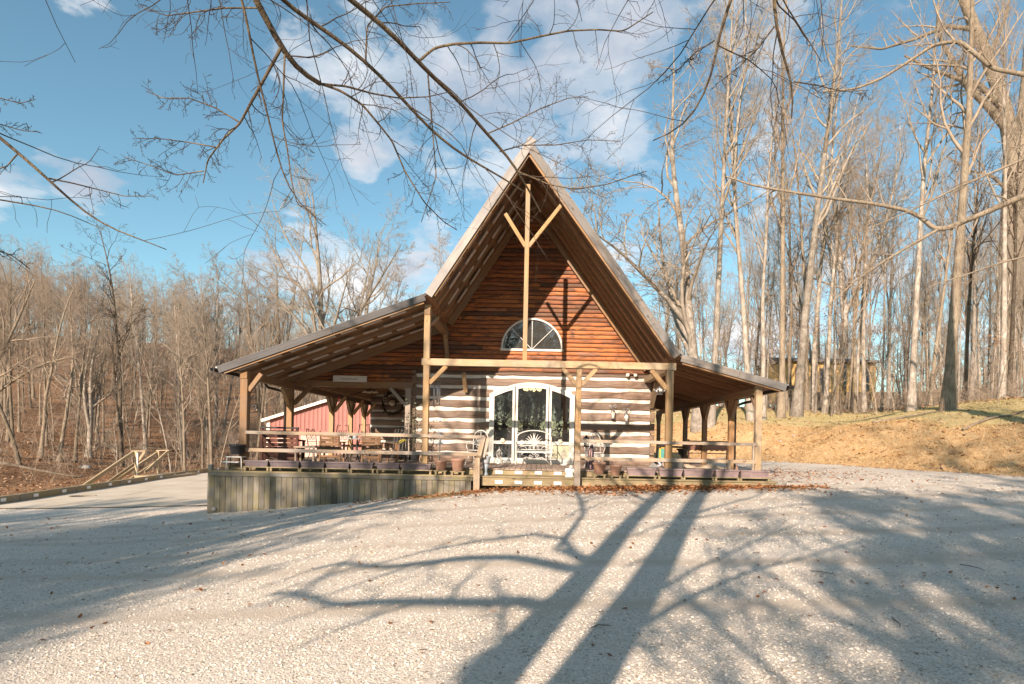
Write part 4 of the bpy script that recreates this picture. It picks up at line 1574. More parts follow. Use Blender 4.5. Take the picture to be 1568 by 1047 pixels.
def round_pot(px0, px1, pyt, pyb, d_, label, mat_='pot', stand=None, taper=.70):
    a, b = at(px0, (pyt + pyb) / 2, d_), at(px1, (pyt + pyb) / 2, d_)
    xc, r_ = (a.x + b.x) / 2, (b.x - a.x) / 2
    zt, zb_ = at((px0 + px1) / 2, pyt, d_).z, at((px0 + px1) / 2, pyb, d_).z
    h = zt - zb_
    t_ = thing('flower_pot', label, 'flower pot', (xc, d_, zb_))
    MB().lathe([(r_ * taper * .97, 0), (r_ * taper, .01), (r_ * .9, h * .78), (r_ * .94, h * .8), (r_ * .86, h * .81)], (0, 0, 0), 24).build('body', M[mat_], t_)
    MB().lathe([(r_ * .93, h * .8), (r_, h * .83), (r_ * 1.0, h), (r_ * .93, h), (r_ * .9, h * .86)], (0, 0, 0), 24).build('rim', M[mat_], t_)
    MB().lathe([(r_ * .9, h * .83), (r_ * .9, h * .87), (.01, h * .89)], (0, 0, 0), 16).build('soil', M['soil'], t_)
    if stand:
        low_stand('pot_stand', xc, d_, LZ, 2 * r_ * 1.0, .22, zb_ - LZ - .001, stand)
    return t_


round_pot(665.4, 684.7, 704.7, 720, DP, 'smaller brown plastic pot on the ledge left of the steps', stand='little wooden stand under the smaller brown pot left of the steps')
round_pot(690, 712, 702, 721, DP, 'larger brown plastic pot beside the left stair newel', stand='little wooden stand under the larger brown pot left of the steps')
round_pot(907, 928, 707.6, 726, DP, 'brown plastic pot right beside the right stair post', stand='little wooden stand under the brown pot beside the right stair post')
round_pot(933, 952, 712, 727.5, DP, 'brown plastic pot between the stair post pot and the mauve planters', stand='little wooden stand under the pot next to the mauve planters')
# black pot on a small white table at the left end
p = at(358, 716, 15.8)
tb = thing('plant_table', 'small white plant table with dark legs at the left end of the ledge', 'table', (p.x, 15.8, LZ))
MB().box((.05, 0, .36), (.42, .26, .022)).build('table_top', M['white_metal'], tb)
MB().box((-.05, -.02, .22), (.46, .2, .022)).build('lower_shelf', M['white_metal'], tb)
for (x, y) in ((-.16, -.1), (.26, -.1), (-.16, .1), (.26, .1)):
    MB().tube([(x, y, 0), (x * .9 + .01, y, .35)], .014, 6).build('leg', M['white_metal'] if y < 0 else M['iron'], tb)
round_pot(351.5, 375, 680, 695.5, 15.8, 'black tapered pot on the small white table at the ledge end', 'black', taper=.72)


# ---------------------------------------------------------------- white ironwork by the door
def arcpts(cx, cz, r, a0, a1, y=0, n=10, sx=1.0, sz=1.0):
    return [(cx + r * sx * math.cos(R(a0 + (a1 - a0) * k / n)), y, cz + r * sz * math.sin(R(a0 + (a1 - a0) * k / n))) for k in range(n + 1)]


def spiral(cx, cz, r0, r1, a0, a1, y=0, n=16):
    return [(cx + (r0 + (r1 - r0) * k / n) * math.cos(R(a0 + (a1 - a0) * k / n)), y, cz + (r0 + (r1 - r0) * k / n) * math.sin(R(a0 + (a1 - a0) * k / n))) for k in range(n + 1)]


b0 = at(817, 712, 18.5)
bench = thing('iron_bench', 'white scrolled iron garden bench in front of the arched door', 'bench', (b0.x, 18.45, 0))
W2 = .58
bk = MB()
yb_ = .48
bk.tube([(-W2 + .03, yb_, .42)] + arcpts(0, .86, W2 - .03, 180, 0, yb_, 18, 1, .42) + [(W2 - .03, yb_, .42)], .017, 6)
bk.tube([(-W2 + .05, yb_, .60), (W2 - .05, yb_, .60)], .016, 6)
bk.tube([(-W2 + .05, yb_, .47), (W2 - .05, yb_, .47)], .016, 6)
bk.build('backrest', M['white_metal'], bench)
sc_ = MB()
for s in (-1, 1):
    for k in range(6):           # fan of leaves
        a = 90 + s * (8 + k * 14)
        ln = .42 - .02 * k
        sc_.tube([(s * .03, yb_, .62), (s * .03 + ln * .5 * math.cos(R(a)), yb_ - .01, .62 + ln * .42 * math.sin(R(a)) + .02), (s * .03 + ln * math.cos(R(a)) * 1.05, yb_, .62 + ln * .95 * math.sin(R(a)))], [.008, .02, .006], 5)
    sc_.tube(spiral(s * .40, .72, .10, .02, 200 if s < 0 else -20, 200 + 400 if s < 0 else -20 - 400, yb_), .009, 5)
    sc_.tube(spiral(s * .14, .53, .055, .012, 90, 90 + s * 420, yb_, 14), .008, 5)
    sc_.tube(arcpts(s * .36, .44, .14, 20, 160, yb_, 8), .009, 5)
sc_.ball((0, yb_, .535), .045, 8, 6)
sc_.build('back_scrolls', M['white_metal'], bench)
se = MB()
for k in range(7):
    se.bar((-W2, .02 + k * .07, .42), (W2, .02 + k * .07, .42), .045, .02)
se.bar((-W2, -.01, .41), (W2, -.01, .41), .03, .05)
se.build('seat', M['white_metal'], bench)
ap = MB()
for s in (-1, 1):
    ap.tube(arcpts(s * .20, .30, .16, 10, 170, -.01, 10, 1.2, .7), .011, 5)
    ap.tube(spiral(s * .10, .28, .065, .012, 0, s * 450, -.01), .009, 5)
    ap.tube([(s * .04, -.01, .2), (s * .25, -.01, .25), (s * .42, -.01, .14), (s * .5, -.01, .05)], .011, 5)
ap.build('apron_scrolls', M['white_metal'], bench)
for s in (-1, 1):
    fl_ = MB()
    fl_.tube([(s * (W2 - .02), 0, 0), (s * (W2 - .05), .01, .2), (s * (W2 - .02), 0, .42), (s * (W2 - .0), -.01, .62)], [.022, .02, .024, .02], 6)
    fl_.build('leg', M['white_metal'], bench)
    MB().tube([(s * (W2 - .03), .5, 0), (s * (W2 - .03), .48, .45)], .02, 6).build('leg', M['white_metal'], bench)
    am = MB().tube([(s * W2, -.02, .62), (s * (W2 + .01), .12, .67), (s * W2, .3, .66), (s * (W2 - .03), .48, .72)], [.026, .02, .02, .018], 6)
    am.tube([(p_[1] + 0 + s * W2, .2 + p_[0], p_[2]) for p_ in arcpts(0, .53, .10, 0, 360, 0, 12)], .009, 5)
    am.build('armrest', M['white_metal'], bench)


def wire_chair(px, d_, label, rz=0.0):
    p = at(px, 712, d_)
    t_ = thing('wire_chair', label, 'chair', (p.x, d_, 0), rz)
    b_ = MB()
    b_.tube([(-.24, .25, .44), (-.25, .28, .72)] + arcpts(0, .80, .25, 175, 5, .29, 12, 1, 1.0) + [(.25, .28, .72), (.24, .25, .44)], .014, 6)
    b_.tube([(-.24, .27, .62), (.24, .27, .62)], .009, 5)
    b_.build('backrest', M['white_metal'], t_)
    s_ = MB()
    for s in (-1, 1):
        s_.tube(spiral(s * .09, .78, .10, .015, 90, 90 + s * 430, .285), .008, 5)
        s_.tube(spiral(s * .10, .55, .07, .012, -90, -90 - s * 400, .27), .008, 5)
        s_.tube(arcpts(0, .66, .16 + .04 * s, 20, 160, .28, 8), .007, 5)
    s_.tube([(0, .26, .45), (0, .29, 1.02)], .008, 5)
    s_.build('back_scrolls', M['white_metal'], t_)
    q = MB().lathe([(.23, .43), (.245, .445), (.23, .46), (.02, .46)], (0, .03, 0), 20)
    q.build('seat', M['white_metal'], t_)
    for (x, y) in ((-.19, -.16), (.19, -.16), (-.2, .22), (.2, .22)):
        MB().tube([(x, y, .43), (x * .85, y * .85, .25), (x * 1.15, y * 1.2, .08), (x * 1.25, y * 1.3, 0)], [.013, .012, .012, .016], 6).build('leg', M['white_metal'], t_)
    for s in (-1, 1):
        MB().tube([(s * .25, .26, .70), (s * .30, .0, .67), (s * .26, -.12, .58), (s * .21, -.12, .44)], .011, 6).build('armrest', M['white_metal'], t_)
    return t_


wire_chair(728, 17.6, 'white wire chair with arched back beside the left stair newel', R(-25))
wire_chair(911, 17.5, 'white wire chair with arched back behind the brown pot right of the steps', R(12))


def finial(px, d_, label):
    p = at(px, 712, d_)
    t_ = thing('wire_finial', label, 'garden ornament', (p.x, d_, 0))
    MB().lathe([(.11, 0), (.11, .015), (.03, .035), (.018, .16), (.012, .18)], (0, 0, 0), 16).build('base', M['white_metal'], t_)
    c_ = MB()
    for k in range(4):
        a = k * math.pi / 4
        for s in (-1, 1):
            c_.tube([(s * .10 * math.sin(math.pi * j / 10) * math.cos(a), s * .10 * math.sin(math.pi * j / 10) * math.sin(a), .16 + .32 * j / 10) for j in range(11)], .007, 5)
    c_.tube([(.07 * math.cos(R(k * 30)), .07 * math.sin(R(k * 30)), .32) for k in range(12)], .006, 5, closed=True)
    c_.build('cage', M['white_metal'], t_)
    MB().tube([(0, 0, .16), (0, 0, .52)], .008, 5).ball((0, 0, .53), .02, 8, 5).build('stem', M['white_metal'], t_)


finial(764, 18.8, 'white wire cage finial in front of the left side light')
finial(863, 18.8, 'white wire cage finial in front of the olive panel right of the bench')

# white feeder on a pole, left of the door
p = at(673, 712, 17.4)
fd = thing('pole_feeder', 'white pole feeder with cone hood and fan top behind the rail', 'bird feeder', (p.x, 17.4, 0))
MB().tube([(0, 0, .02), (0, 0, .98)], .016, 8).lathe([(.13, 0), (.12, .02), (.03, .03)], (0, 0, 0), 16).build('pole', M['white_metal'], fd)
MB().lathe([(.01, .60), (.15, .60), (.15, .612), (.05, .66), (.045, .74), (.02, .78)], (0, 0, 0), 20).build('hood', M['white_metal'], fd)
fan = MB()
for k in range(7):
    a = 30 + k * 20
    fan.tube([(0, 0, .84), (.07 * math.cos(R(a)), 0, .84 + .06 * math.sin(R(a))), (.15 * math.cos(R(a)), .0, .84 + .14 * math.sin(R(a)))], [.01, .022, .012], 5)
fan.build('fan_top', M['urn'], fd)

# grey urn on the ledge by the left newel, white figurine by the right one
p = at(743.5, 730, 15.72)
ur = thing('stone_urn', 'blue-grey fluted urn on the ledge beside the left stair newel', 'urn', (p.x, 15.72, LZ))
MB().lathe([(.075, 0), (.08, .03), (.05, .06), (.04, .12), (.06, .2), (.085, .3)], (0, 0, 0), 16).build('foot', M['urn'], ur)
bw_ = MB()
bw_.lathe([(.08, .29), (.11, .38), (.12, .46), (.135, .50), (.12, .52), (.10, .46)], (0, 0, 0), 14)
for k in range(9):
    a = k * 2 * math.pi / 9
    bw_.ball((.118 * math.cos(a), .118 * math.sin(a), .5), .028, 6, 5)
bw_.build('bowl', M['urn'], ur)
p = at(872, 731, 15.75)
fg = thing('white_figurine', 'small white statuette on the ledge beside the right stair post', 'figurine', (p.x, 15.75, LZ))
MB().lathe([(.10, 0), (.10, .04), (.07, .05), (.085, .1), (.06, .17), (.05, .22), (.02, .245)], (0, 0, 0), 12, 1.2, .8).build('body', M['white_metal'], fg)
hd = MB().ball((.035, -.02, .275), .042, 10, 7)
hd.ball((.06, -.05, .265), .02, 6, 5)
hd.build('head', M['white_metal'], fg)
for s in (-1, 1):
    MB().ball((s * .085, .02, .17), .055, 8, 6, (.7, .4, 1.3)).build('wing', M['white_metal'], fg)

# closed garden umbrella and lantern by the right post
p = at(902, 726, 16.35)
um = thing('folded_parasol', 'closed dark purple and pink parasol leaning by the right stair post', 'parasol', (p.x, 16.3, 0), 0)
um.rotation_euler = (R(-3), R(5), 0)
MB().tube([(0, 0, 0), (0, 0, .84)], .014, 8).build('pole', M['white_metal'], um)
for k in range(10):
    a = k * math.pi / 5
    c_ = MB()
    v_ = []
    for j, (z_, r_) in enumerate(((.02, .115), (.25, .105), (.5, .075), (.72, .03))):
        for q in (-1, 0, 1):
            aa = a + q * .32
            rr_ = r_ * (1.0 if q == 0 else .55)
            v_.append((rr_ * math.cos(aa), rr_ * math.sin(aa), z_))
    f_ = []
    for j in range(3):
        for q in range(2):
            f_.append((j * 3 + q, j * 3 + q + 1, j * 3 + q + 4, j * 3 + q + 3))
    c_.add(v_, f_, True)
    c_.build('cloth_fold', M['purple_cloth'] if k % 2 else M['pink_cloth'], um)


def lantern(name, loc, h, wd, label, mat_='iron', hook=.12):
    t_ = thing(name, label, 'lantern', loc)
    f_ = MB()
    f_.lathe([(wd * .5, 0), (wd * .5, .02), (wd * .42, .03)], (0, 0, 0), 8)
    for k in range(4):
        a = math.pi / 4 + k * math.pi / 2
        f_.tube([(wd * .42 * math.cos(a), wd * .42 * math.sin(a), .02), (wd * .5 * math.cos(a), wd * .5 * math.sin(a), h * .7)], .007, 5)
    f_.build('frame', M[mat_], t_)
    MB().lathe([(wd * .56, h * .7), (wd * .5, h * .74), (wd * .2, h * .9), (wd * .08, h)], (0, 0, 0), 8).build('cap', M[mat_], t_)
    MB().lathe([(wd * .3, .03), (wd * .38, h * .35), (wd * .36, h * .66), (wd * .3, h * .68)], (0, 0, 0), 10).build('globe', M['bulb'], t_)
    if hook:
        MB().tube([(0, 0, h)] + [(hook * .4 * math.sin(R(k * 40)), 0, h + hook * (.5 - .5 * math.cos(R(k * 40)))) for k in range(1, 6)], .006, 5).build('hook', M[mat_], t_)
    return t_


p = at(898, 686, 16.6)
lp = lantern('post_lantern', (p.x, 16.7, .62), .34, .17, 'black carriage lantern on a thin post behind the right stair post', 'iron', 0)
MB().tube([(0, 0, -.62), (0, 0, .02)], .016, 8).build('post', M['white_metal'], lp)
# two silver sconces on the log wall
for k, (px, py) in enumerate(((938.5, 641), (959, 646))):
    p = at(px, py, YW - .13)
    t_ = lantern('wall_lantern', (p.x, YW - .13, p.z), .34, .15, ('silver scrolled lantern on the log wall, nearer the door', 'silver scrolled lantern on the log wall, lower and farther from the door')[k], 'silver', 0)
    ar = MB()
    for s in (-1, 1):
        ar.tube(spiral(s * .07, .40, .06, .012, 180 if s > 0 else 0, (180 if s > 0 else 0) - s * 400, .02), .008, 5)
    ar.tube([(0, .1, .2), (0, .05, .44), (0, -.0, .36)], .009, 5)
    ar.build('bracket', M['silver'], t_)
# flood light with two bulbs
p = at(967, 574, YW - .12)
fl_ = thing('flood_light', 'twin-bulb flood light above the log wall near the right corner', 'light', (p.x, YW - .06, p.z))
MB().tube([(0, .09, .05), (0, .0, .05)], .05, 10).build('base', M['rough_beam'], fl_)
for s in (-1, 1):
    MB().tube([(0, 0, .05), (s * .06, -.04, .05), (s * .10, -.06, .02)], .025, 8).build('arm', M['pot'], fl_)
    MB().ball((s * .13, -.09, -.01), .062, 12, 8).build('bulb', M['bulb'], fl_)
# hanging silver lantern by the corner
p = at(1010, 604, 17.6)
sl = lantern('hanging_lantern', (p.x, 17.6, p.z), .26, .2, 'silver hanging lantern with curled leaves under the right roof corner', 'silver', .1)
lf = MB()
for k in range(6):
    a = k * math.pi / 3
    lf.tube([(.08 * math.cos(a), .08 * math.sin(a), .06), (.17 * math.cos(a), .17 * math.sin(a), .13), (.15 * math.cos(a), .15 * math.sin(a), .2)], [.012, .03, .006], 5)
lf.build('leaves', M['silver'], sl)
MB().tube([(0, 0, .3), (0, 0, 2.78 - p.z)], .005, 4).build('chain', M['silver'], sl)
# wind chime
p = at(669, 581, 16.6)
ch = thing('wind_chime', 'wind chime of long silver tubes hanging beside the tall porch post', 'wind chime', (p.x, 16.6, p.z))
MB().lathe([(.11, 0), (.11, .02), (.02, .025)], (0, 0, 0), 18).build('top_disc', M['post'], ch)
for k, (a, l_) in enumerate(((0, .72), (72, .62), (144, .78), (216, .7), (288, .66))):
    MB().tube([(.085 * math.cos(R(a)), .085 * math.sin(R(a)), -.04), (.085 * math.cos(R(a)), .085 * math.sin(R(a)), -l_)], .017, 8).build('chime_tube', M['silver'], ch)
MB().tube([(0, 0, .02), (0, 0, 2.75 - p.z)], .005, 4).build('cord', M['iron'], ch)
MB().tube([(0, 0, 0), (0, 0, -.5)], .004, 4).ball((0, 0, -.45), .04, 8, 5, (1, 1, .4)).build('clapper', M['post'], ch)

# sign over the left porch
p0, p1 = at(510, 574.5, YW - .15), at(561.5, 585, YW - .15)
sg = thing('porch_sign', 'long white sign board with faint script over the left porch', 'sign', ((p0.x + p1.x) / 2, YW - .14, (p0.z + p1.z) / 2))
wd, hg = p1.x - p0.x, p0.z - p1.z
MB().box((0, 0, 0), (wd, .03, hg)).build('board', M['sign'], sg, bev=.004)
sq = MB()
pts = []
for k in range(90):
    u = k / 89
    x = -.30 + .55 * u
    amp = .03 * (.4 + .6 * abs(math.sin(u * 9)))
    pts.append((x + .02 * math.sin(u * 60), -.019, amp * math.sin(u * 75) - .005))
sq.tube(pts, .0035, 4)
sq.build('script', M['ink'], sg)

# ---------------------------------------------------------------- left porch furniture
# ring ornament hanging by the corner post
p = at(390.5, 623, 17.0)
rg = thing('ring_ornament', 'small black ring ornament hanging near the left corner post', 'ornament', (p.x, 17.0, p.z))
MB().tube([(.052 * math.cos(R(k * 24)), 0, .052 * math.sin(R(k * 24))) for k in range(15)], .028, 8, closed=True).build('ring', M['black'], rg)
MB().tube([(0, 0, .07), (0, 0, 2.3 - p.z)], .003, 4).build('cord', M['iron'], rg)
# wreath clock
p = at(601, 618, YB - .1)
wc = thing('wreath_clock', 'cream clock inside a dark leafy wreath on the back porch wall', 'clock', (p.x, YB - .06, p.z))
wr = MB()
rr = random.Random(8)
wr.tube([(.50 * math.cos(R(k * 15)), 0, .50 * math.sin(R(k * 15))) for k in range(24)], .035, 6, closed=True)
for k in range(110):
    a = rr.uniform(0, 6.28)
    q = .5 + rr.gauss(0, .05)
    c_ = Vector((q * math.cos(a), rr.uniform(-.06, .02), q * math.sin(a)))
    d_ = Vector((rr.gauss(0, 1), rr.gauss(0, .4), rr.gauss(0, 1))).normalized() * .07
    s_ = d_.cross(Vector((0, 1, 0))) * .35
    wr.add([c_ - d_, c_ + s_, c_ + d_, c_ - s_], [(0, 1, 2, 3)])
wr.build('wreath', plain('dark_wreath_leaves', (.05, .042, .025), .9, var=.4), wc)
lv = MB()
for k in range(26):
    a = R(rr.uniform(20, 160))
    c_ = Vector((.42 * math.cos(a) + rr.gauss(0, .05), -.05, .36 * math.sin(a) + .06 + rr.gauss(0, .03)))
    lv.ball(c_, .025, 6, 4, (1, .4, 1))
lv.build('blossoms', M['clockface'], wc)
MB().tube([(0, -.01, .04), (0, -.06, .04)], .19, 20).build('clock_rim', M['iron'], wc)
fcx = MB().tube([(0, -.061, .04), (0, -.068, .04)], .155, 20).build('clock_face', M['clockface'], wc)
MB().bar((0, -.072, .04), (.05, -.072, .12), .006, .01).bar((0, -.073, .04), (-.09, -.073, .07), .006, .008).build('hands', M['iron'], fcx)
# ceiling light
p = at(567, 600, 23.0)
ce = thing('ceiling_light', 'cluster of pale flower-shaped ceiling lamps under the left porch roof', 'light', (p.x, 23.0, p.z))
MB().tube([(0, 0, .04), (0, 0, roof_z(p.x) - .24 - p.z)], .02, 6).build('stem', M['iron'], ce)
for k in range(6):
    a = k * math.pi / 3
    MB().lathe([(.015, .05), (.05, .03), (.085, -.03), (.075, -.03), (.03, .02)], (.24 * math.cos(a), .24 * math.sin(a), 0), 10).build('shade', M['clockface'], ce)
    MB().tube([(0, 0, .06), (.12 * math.cos(a), .12 * math.sin(a), .09), (.24 * math.cos(a), .24 * math.sin(a), .05)], .01, 5).build('arm', M['iron'], ce)
# leafy plant by the corner post
p = at(634, 700, 18.6)
pl = thing('potted_tree', 'tall airy potted plant with grey-green leaves by the cabin corner', 'plant', (p.x, 18.6, 0))
MB().lathe([(.13, 0), (.15, .02), (.19, .3), (.2, .34), (.16, .33), (.02, .3)], (0, 0, 0), 16).build('pot', M['black'], pl)
stm, lfm = MB(), MB()
rr = random.Random(17)
for k in range(7):
    a = rr.uniform(0, 6.28)
    top = Vector((math.cos(a) * rr.uniform(.1, .34), math.sin(a) * rr.uniform(.1, .3), rr.uniform(1.3, 2.05)))
    pts = [Vector((0, 0, .3)).lerp(top, j / 6) + Vector((rr.gauss(0, .03), rr.gauss(0, .03), 0)) for j in range(7)]
    stm.tube(pts, [.012, .01, .009, .008, .006, .005, .003], 5)
    for j in range(34):
        q = pts[rr.randint(2, 6)] + Vector((rr.gauss(0, .11), rr.gauss(0, .11), rr.gauss(0, .1)))
        d_ = Vector((rr.gauss(0, 1), rr.gauss(0, 1), rr.gauss(0, .7))).normalized() * rr.uniform(.025, .05)
        s_ = d_.cross(Vector((rr.gauss(0, 1), rr.gauss(0, 1), rr.gauss(0, 1)))).normalized() * d_.length * .55
        lfm.add([q - d_, q + s_, q + d_, q - s_], [(0, 1, 2, 3)])
stm.build('stems', M['stick'], pl)
lfm.build('leaves', M['leaf_green'], pl)


def adirondack(px, d_, label, rz=0.0, mat_='brown_wood'):
    p = at(px, 712, d_)
    t_ = thing('patio_chair', label, 'chair', (p.x, d_, 0), rz)
    # seen from behind: the back is toward -y
    for k in range(4):
        z = .44 + k * .115
        plank('back_slat', (-.24, -.24 - k * .03, z), (.24, -.24 - k * .03, z), .022, .095, M[mat_], t_)
    for s in (-1, 1):
        plank('back_post', (s * .255, -.2, .34), (s * .255, -.36, .92), .045, .045, M[mat_], t_)
        plank('armrest', (s * .29, -.28, .62), (s * .29, .3, .60), .08, .025, M[mat_], t_)
        plank('leg', (s * .28, .26, 0), (s * .28, .26, .6), .05, .06, M[mat_], t_)
        plank('leg', (s * .28, -.26, 0), (s * .28, -.22, .62), .05, .06, M[mat_], t_)
    for k in range(5):
        y = -.2 + k * .11
        plank('seat_slat', (-.26, y, .38 - k * -.008), (.26, y, .38 - k * -.008), .095, .022, M[mat_], t_)
    plank('stretcher', (-.26, -.25, .2), (.26, -.25, .2), .025, .07, M[mat_], t_)
    return t_


adirondack(508, 17.1, 'brown slatted patio chair seen from behind, left of the glass table', R(6))
adirondack(574, 17.0, 'brown slatted patio chair seen from behind, right of the glass table', R(-8))
adirondack(594, 18.0, 'brown slatted patio chair turned sideways near the corner post', R(-70))

# dark red wicker sofa near the corner post
p = at(431, 706, 17.6)
so = thing('wicker_sofa', 'dark red-brown wicker sofa near the left corner post', 'sofa', (p.x, 17.7, 0), R(4))
MB().box((0, 0, .24), (.98, .6, .38)).build('base', M['wicker'], so, bev=.03)
for k in range(4):
    plank('back_slat', (-.5, -.30 - .01 * k, .50 + k * .125), (.5, -.30 - .01 * k, .50 + k * .125), .03, .10, M['wicker'], so)
for s in (-1, 1):
    plank('back_post', (s * .51, -.28, .03), (s * .51, -.33, .98), .07, .07, M['wicker'], so)
    plank('armrest', (s * .51, -.3, .64), (s * .51, .32, .62), .11, .05, M['wicker'], so)
    plank('arm_post', (s * .51, .28, .03), (s * .51, .28, .6), .07, .07, M['wicker'], so)
plank('top_rail', (-.56, -.34, 1.0), (.56, -.34, 1.0), .08, .05, M['black'], so)
p = at(470, 700, 17.3)
sw_ = thing('side_table', 'low grey wooden side table beside the wicker sofa', 'table', (p.x, 17.3, 0))
MB().box((0, 0, .45), (.62, .45, .04)).build('table_top', M['rail'], sw_)
for (x, y) in ((-.26, -.18), (.26, -.18), (-.26, .18), (.26, .18)):
    MB().box((x, y, .215), (.05, .05, .43)).build('leg', M['rail'], sw_)

# glass table with ornate iron chairs
p = at(541, 706, 18.2)
gt = thing('glass_table', 'round glass-topped iron table amid the left porch chairs', 'table', (p.x, 18.3, 0))
MB().lathe([(.44, .70), (.45, .71), (.44, .72), (.02, .72)], (0, 0, 0), 28).build('table_top', plain('pale_table_glass', (.45, .5, .5), .1, spec=.7), gt)
for k in range(4):
    a = R(45 + 90 * k)
    MB().tube([(.16 * math.cos(a), .16 * math.sin(a), .70), (.09 * math.cos(a), .09 * math.sin(a), .4), (.3 * math.cos(a), .3 * math.sin(a), .05), (.36 * math.cos(a), .36 * math.sin(a), .0)], .018, 6).build('leg', M['iron'], gt)
rr = random.Random(3)
for k, (x, y, h, rad, m_, lb) in enumerate(((-.2, .05, .16, .05, 'silver', 'silver pot standing on the glass table'), (.04, -.12, .12, .07, 'urn', 'blue-grey bowl standing on the glass table'),
                                            (.22, .08, .2, .04, 'bulb', 'white jar standing on the glass table'))):
    o = MB().lathe([(rad * .7, 0), (rad, h * .3), (rad * .9, h * .7), (rad * .5, h * .85), (rad * .55, h)], (0, 0, 0), 12).build('tableware', M[m_])
    o.location = (gt.location.x + x, gt.location.y + y, .722)
    tag(o, lb, 'tableware')


def iron_chair(px, d_, label, rz, h=1.08):
    p = at(px, 712, d_)
    t_ = thing('iron_chair', label, 'chair', (p.x, d_, 0), rz)
    b_ = MB()
    for s in (-1, 1):
        b_.tube([(s * .19, .2, .45), (s * .21, .26, .8), (s * .16, .3, h), (s * .06, .3, h - .04)], .014, 6)
        b_.tube(spiral(s * .09, .72, .09, .012, 90, 90 + s * 430, .25), .009, 5)
        b_.tube(spiral(s * .08, .92, .07, .012, -90, -90 - s * 400, .28), .009, 5)
    b_.tube([(-.2, .23, .6), (.2, .23, .6)], .01, 5)
    b_.build('backrest', M['iron'], t_)
    MB().lathe([(.21, .44), (.225, .455), (.21, .475), (.02, .475)], (0, 0, 0), 18).build('seat', M['pink_cloth'], t_)
    for (x, y) in ((-.17, -.16), (.17, -.16), (-.18, .18), (.18, .18)):
        MB().tube([(x, y, .44), (x * .9, y * .9, .22), (x * 1.2, y * 1.2, 0)], .012, 6).build('leg', M['iron'], t_)


iron_chair(523, 18.9, 'black scrolled iron chair left behind the glass table', R(15), 1.16)
iron_chair(550, 19.0, 'black scrolled iron chair right behind the glass table', R(-12), 1.2)
iron_chair(486, 18.4, 'black scrolled iron chair between the sofa and the slatted chair', R(70), 1.0)
# folded lounge chairs leaning at the corner
p = at(607, 706, 18.9)
for k in range(3):
    t_ = thing('folded_chair', ('frontmost', 'middle', 'rearmost')[k] + ' folded dark slat chair leaning by the corner post', 'chair', (p.x + k * .05, 18.9 + k * .07, 0), R(8 * k))
    for j in range(4):
        plank('slat', (-.15 + j * .1, 0, .05), (-.09 + j * .1, .16, 1.05), .03, .02, M['iron'], t_)
    for z_ in (.18, .9):
        plank('crossbar', (-.18 + z_ * .06, .02 + z_ * .15, z_), (.20 + z_ * .06, .02 + z_ * .15, z_), .02, .03, M['silver'], t_)
p = at(616, 706, 18.3)
sh = thing('wire_shelf', 'small black wire shelf holding yellow flowers by the corner post', 'shelf', (p.x, 18.3, 0))
for (x, y) in ((-.1, -.1), (.1, -.1), (-.1, .1), (.1, .1)):
    MB().tube([(x, y, 0), (x, y, .62)], .009, 5).build('leg', M['iron'], sh)
for z_ in (.12, .36, .6):
    MB().box((0, 0, z_), (.22, .22, .012)).build('shelf_board', M['iron'], sh)
fy = MB()
for k in range(26):
    fy.ball((p.x + rr.gauss(0, .05), 18.3 + rr.gauss(0, .05), .68 + rr.gauss(0, .03)), .018, 5, 4)
tag(fy.build('yellow_flowers', plain('dry_yellow_flowers', (.5, .42, .08), .8)), 'small bunch of dull yellow flowers on the wire shelf', 'flowers')
# basket ornament behind the seventh planter
p = at(631, 707, 17.0)
o = MB().tube([(.22 * math.cos(R(k * 18)), .0, .02 + .11 * math.sin(R(k * 18))) for k in range(11)], .012, 6).tube([(.13 * math.cos(R(k * 18)), .02, .02 + .08 * math.sin(R(k * 18))) for k in range(11)], .01, 6).build('wire_hoop', M['iron'])
o.location = (p.x, 17.0, 0)
tag(o, 'low black wire hoops on the deck behind the last purple planter', 'garden hoop')
# red feeder hanging
p = at(519, 611, 19.0)
rf_ = thing('hanging_feeder', 'tiny red feeder hanging under the left porch beam', 'bird feeder', (p.x, 19.0, p.z))
MB().lathe([(.05, 0), (.06, .02), (.02, .04), (.025, .1), (.01, .12)], (0, 0, 0), 10).build('body', M['red'], rf_)
MB().tube([(0, 0, .12), (0, 0, 2.45 - p.z)], .003, 4).build('cord', M['iron'], rf_)

# ---------------------------------------------------------------- right porch
p = at(1087, 712, 21.2)
sb = thing('porch_swing', 'faded redwood garden bench with scalloped back on the right porch', 'bench', (p.x, 21.2, 0), R(0))
bkp = [(-.82, .50)] + [(-.82 + 1.64 * k / 16, .50 + .035 * math.sin(k * math.pi / 2) - .02) for k in range(17)] + [(.82, .50), (.82, .88), (-.82, .90)]
MB().prism([(-.82, .53)] + [(-.75 + 1.5 * k / 15, .51 + .03 * (k % 2)) for k in range(16)] + [(.82, .53), (.82, .88), (-.82, .88)], -.03, .02).build('backrest', M['redwood'], sb, bev=.004)
for k in range(5):
    plank('seat_slat', (-.8, .08 + k * .1, .42), (.8, .08 + k * .1, .42), .085, .025, M['redwood'], sb)
for s in (-1, 1):
    plank('back_post', (s * .78, .0, 0), (s * .80, -.06, .92), .06, .06, M['redwood'], sb)
    plank('leg', (s * .78, .5, 0), (s * .78, .5, .62), .06, .06, M['redwood'], sb)
    plank('armrest', (s * .80, -.05, .64), (s * .80, .55, .62), .09, .03, M['redwood'], sb)
plank('stretcher', (-.76, .02, .2), (.76, .02, .2), .03, .08, M['redwood'], sb)
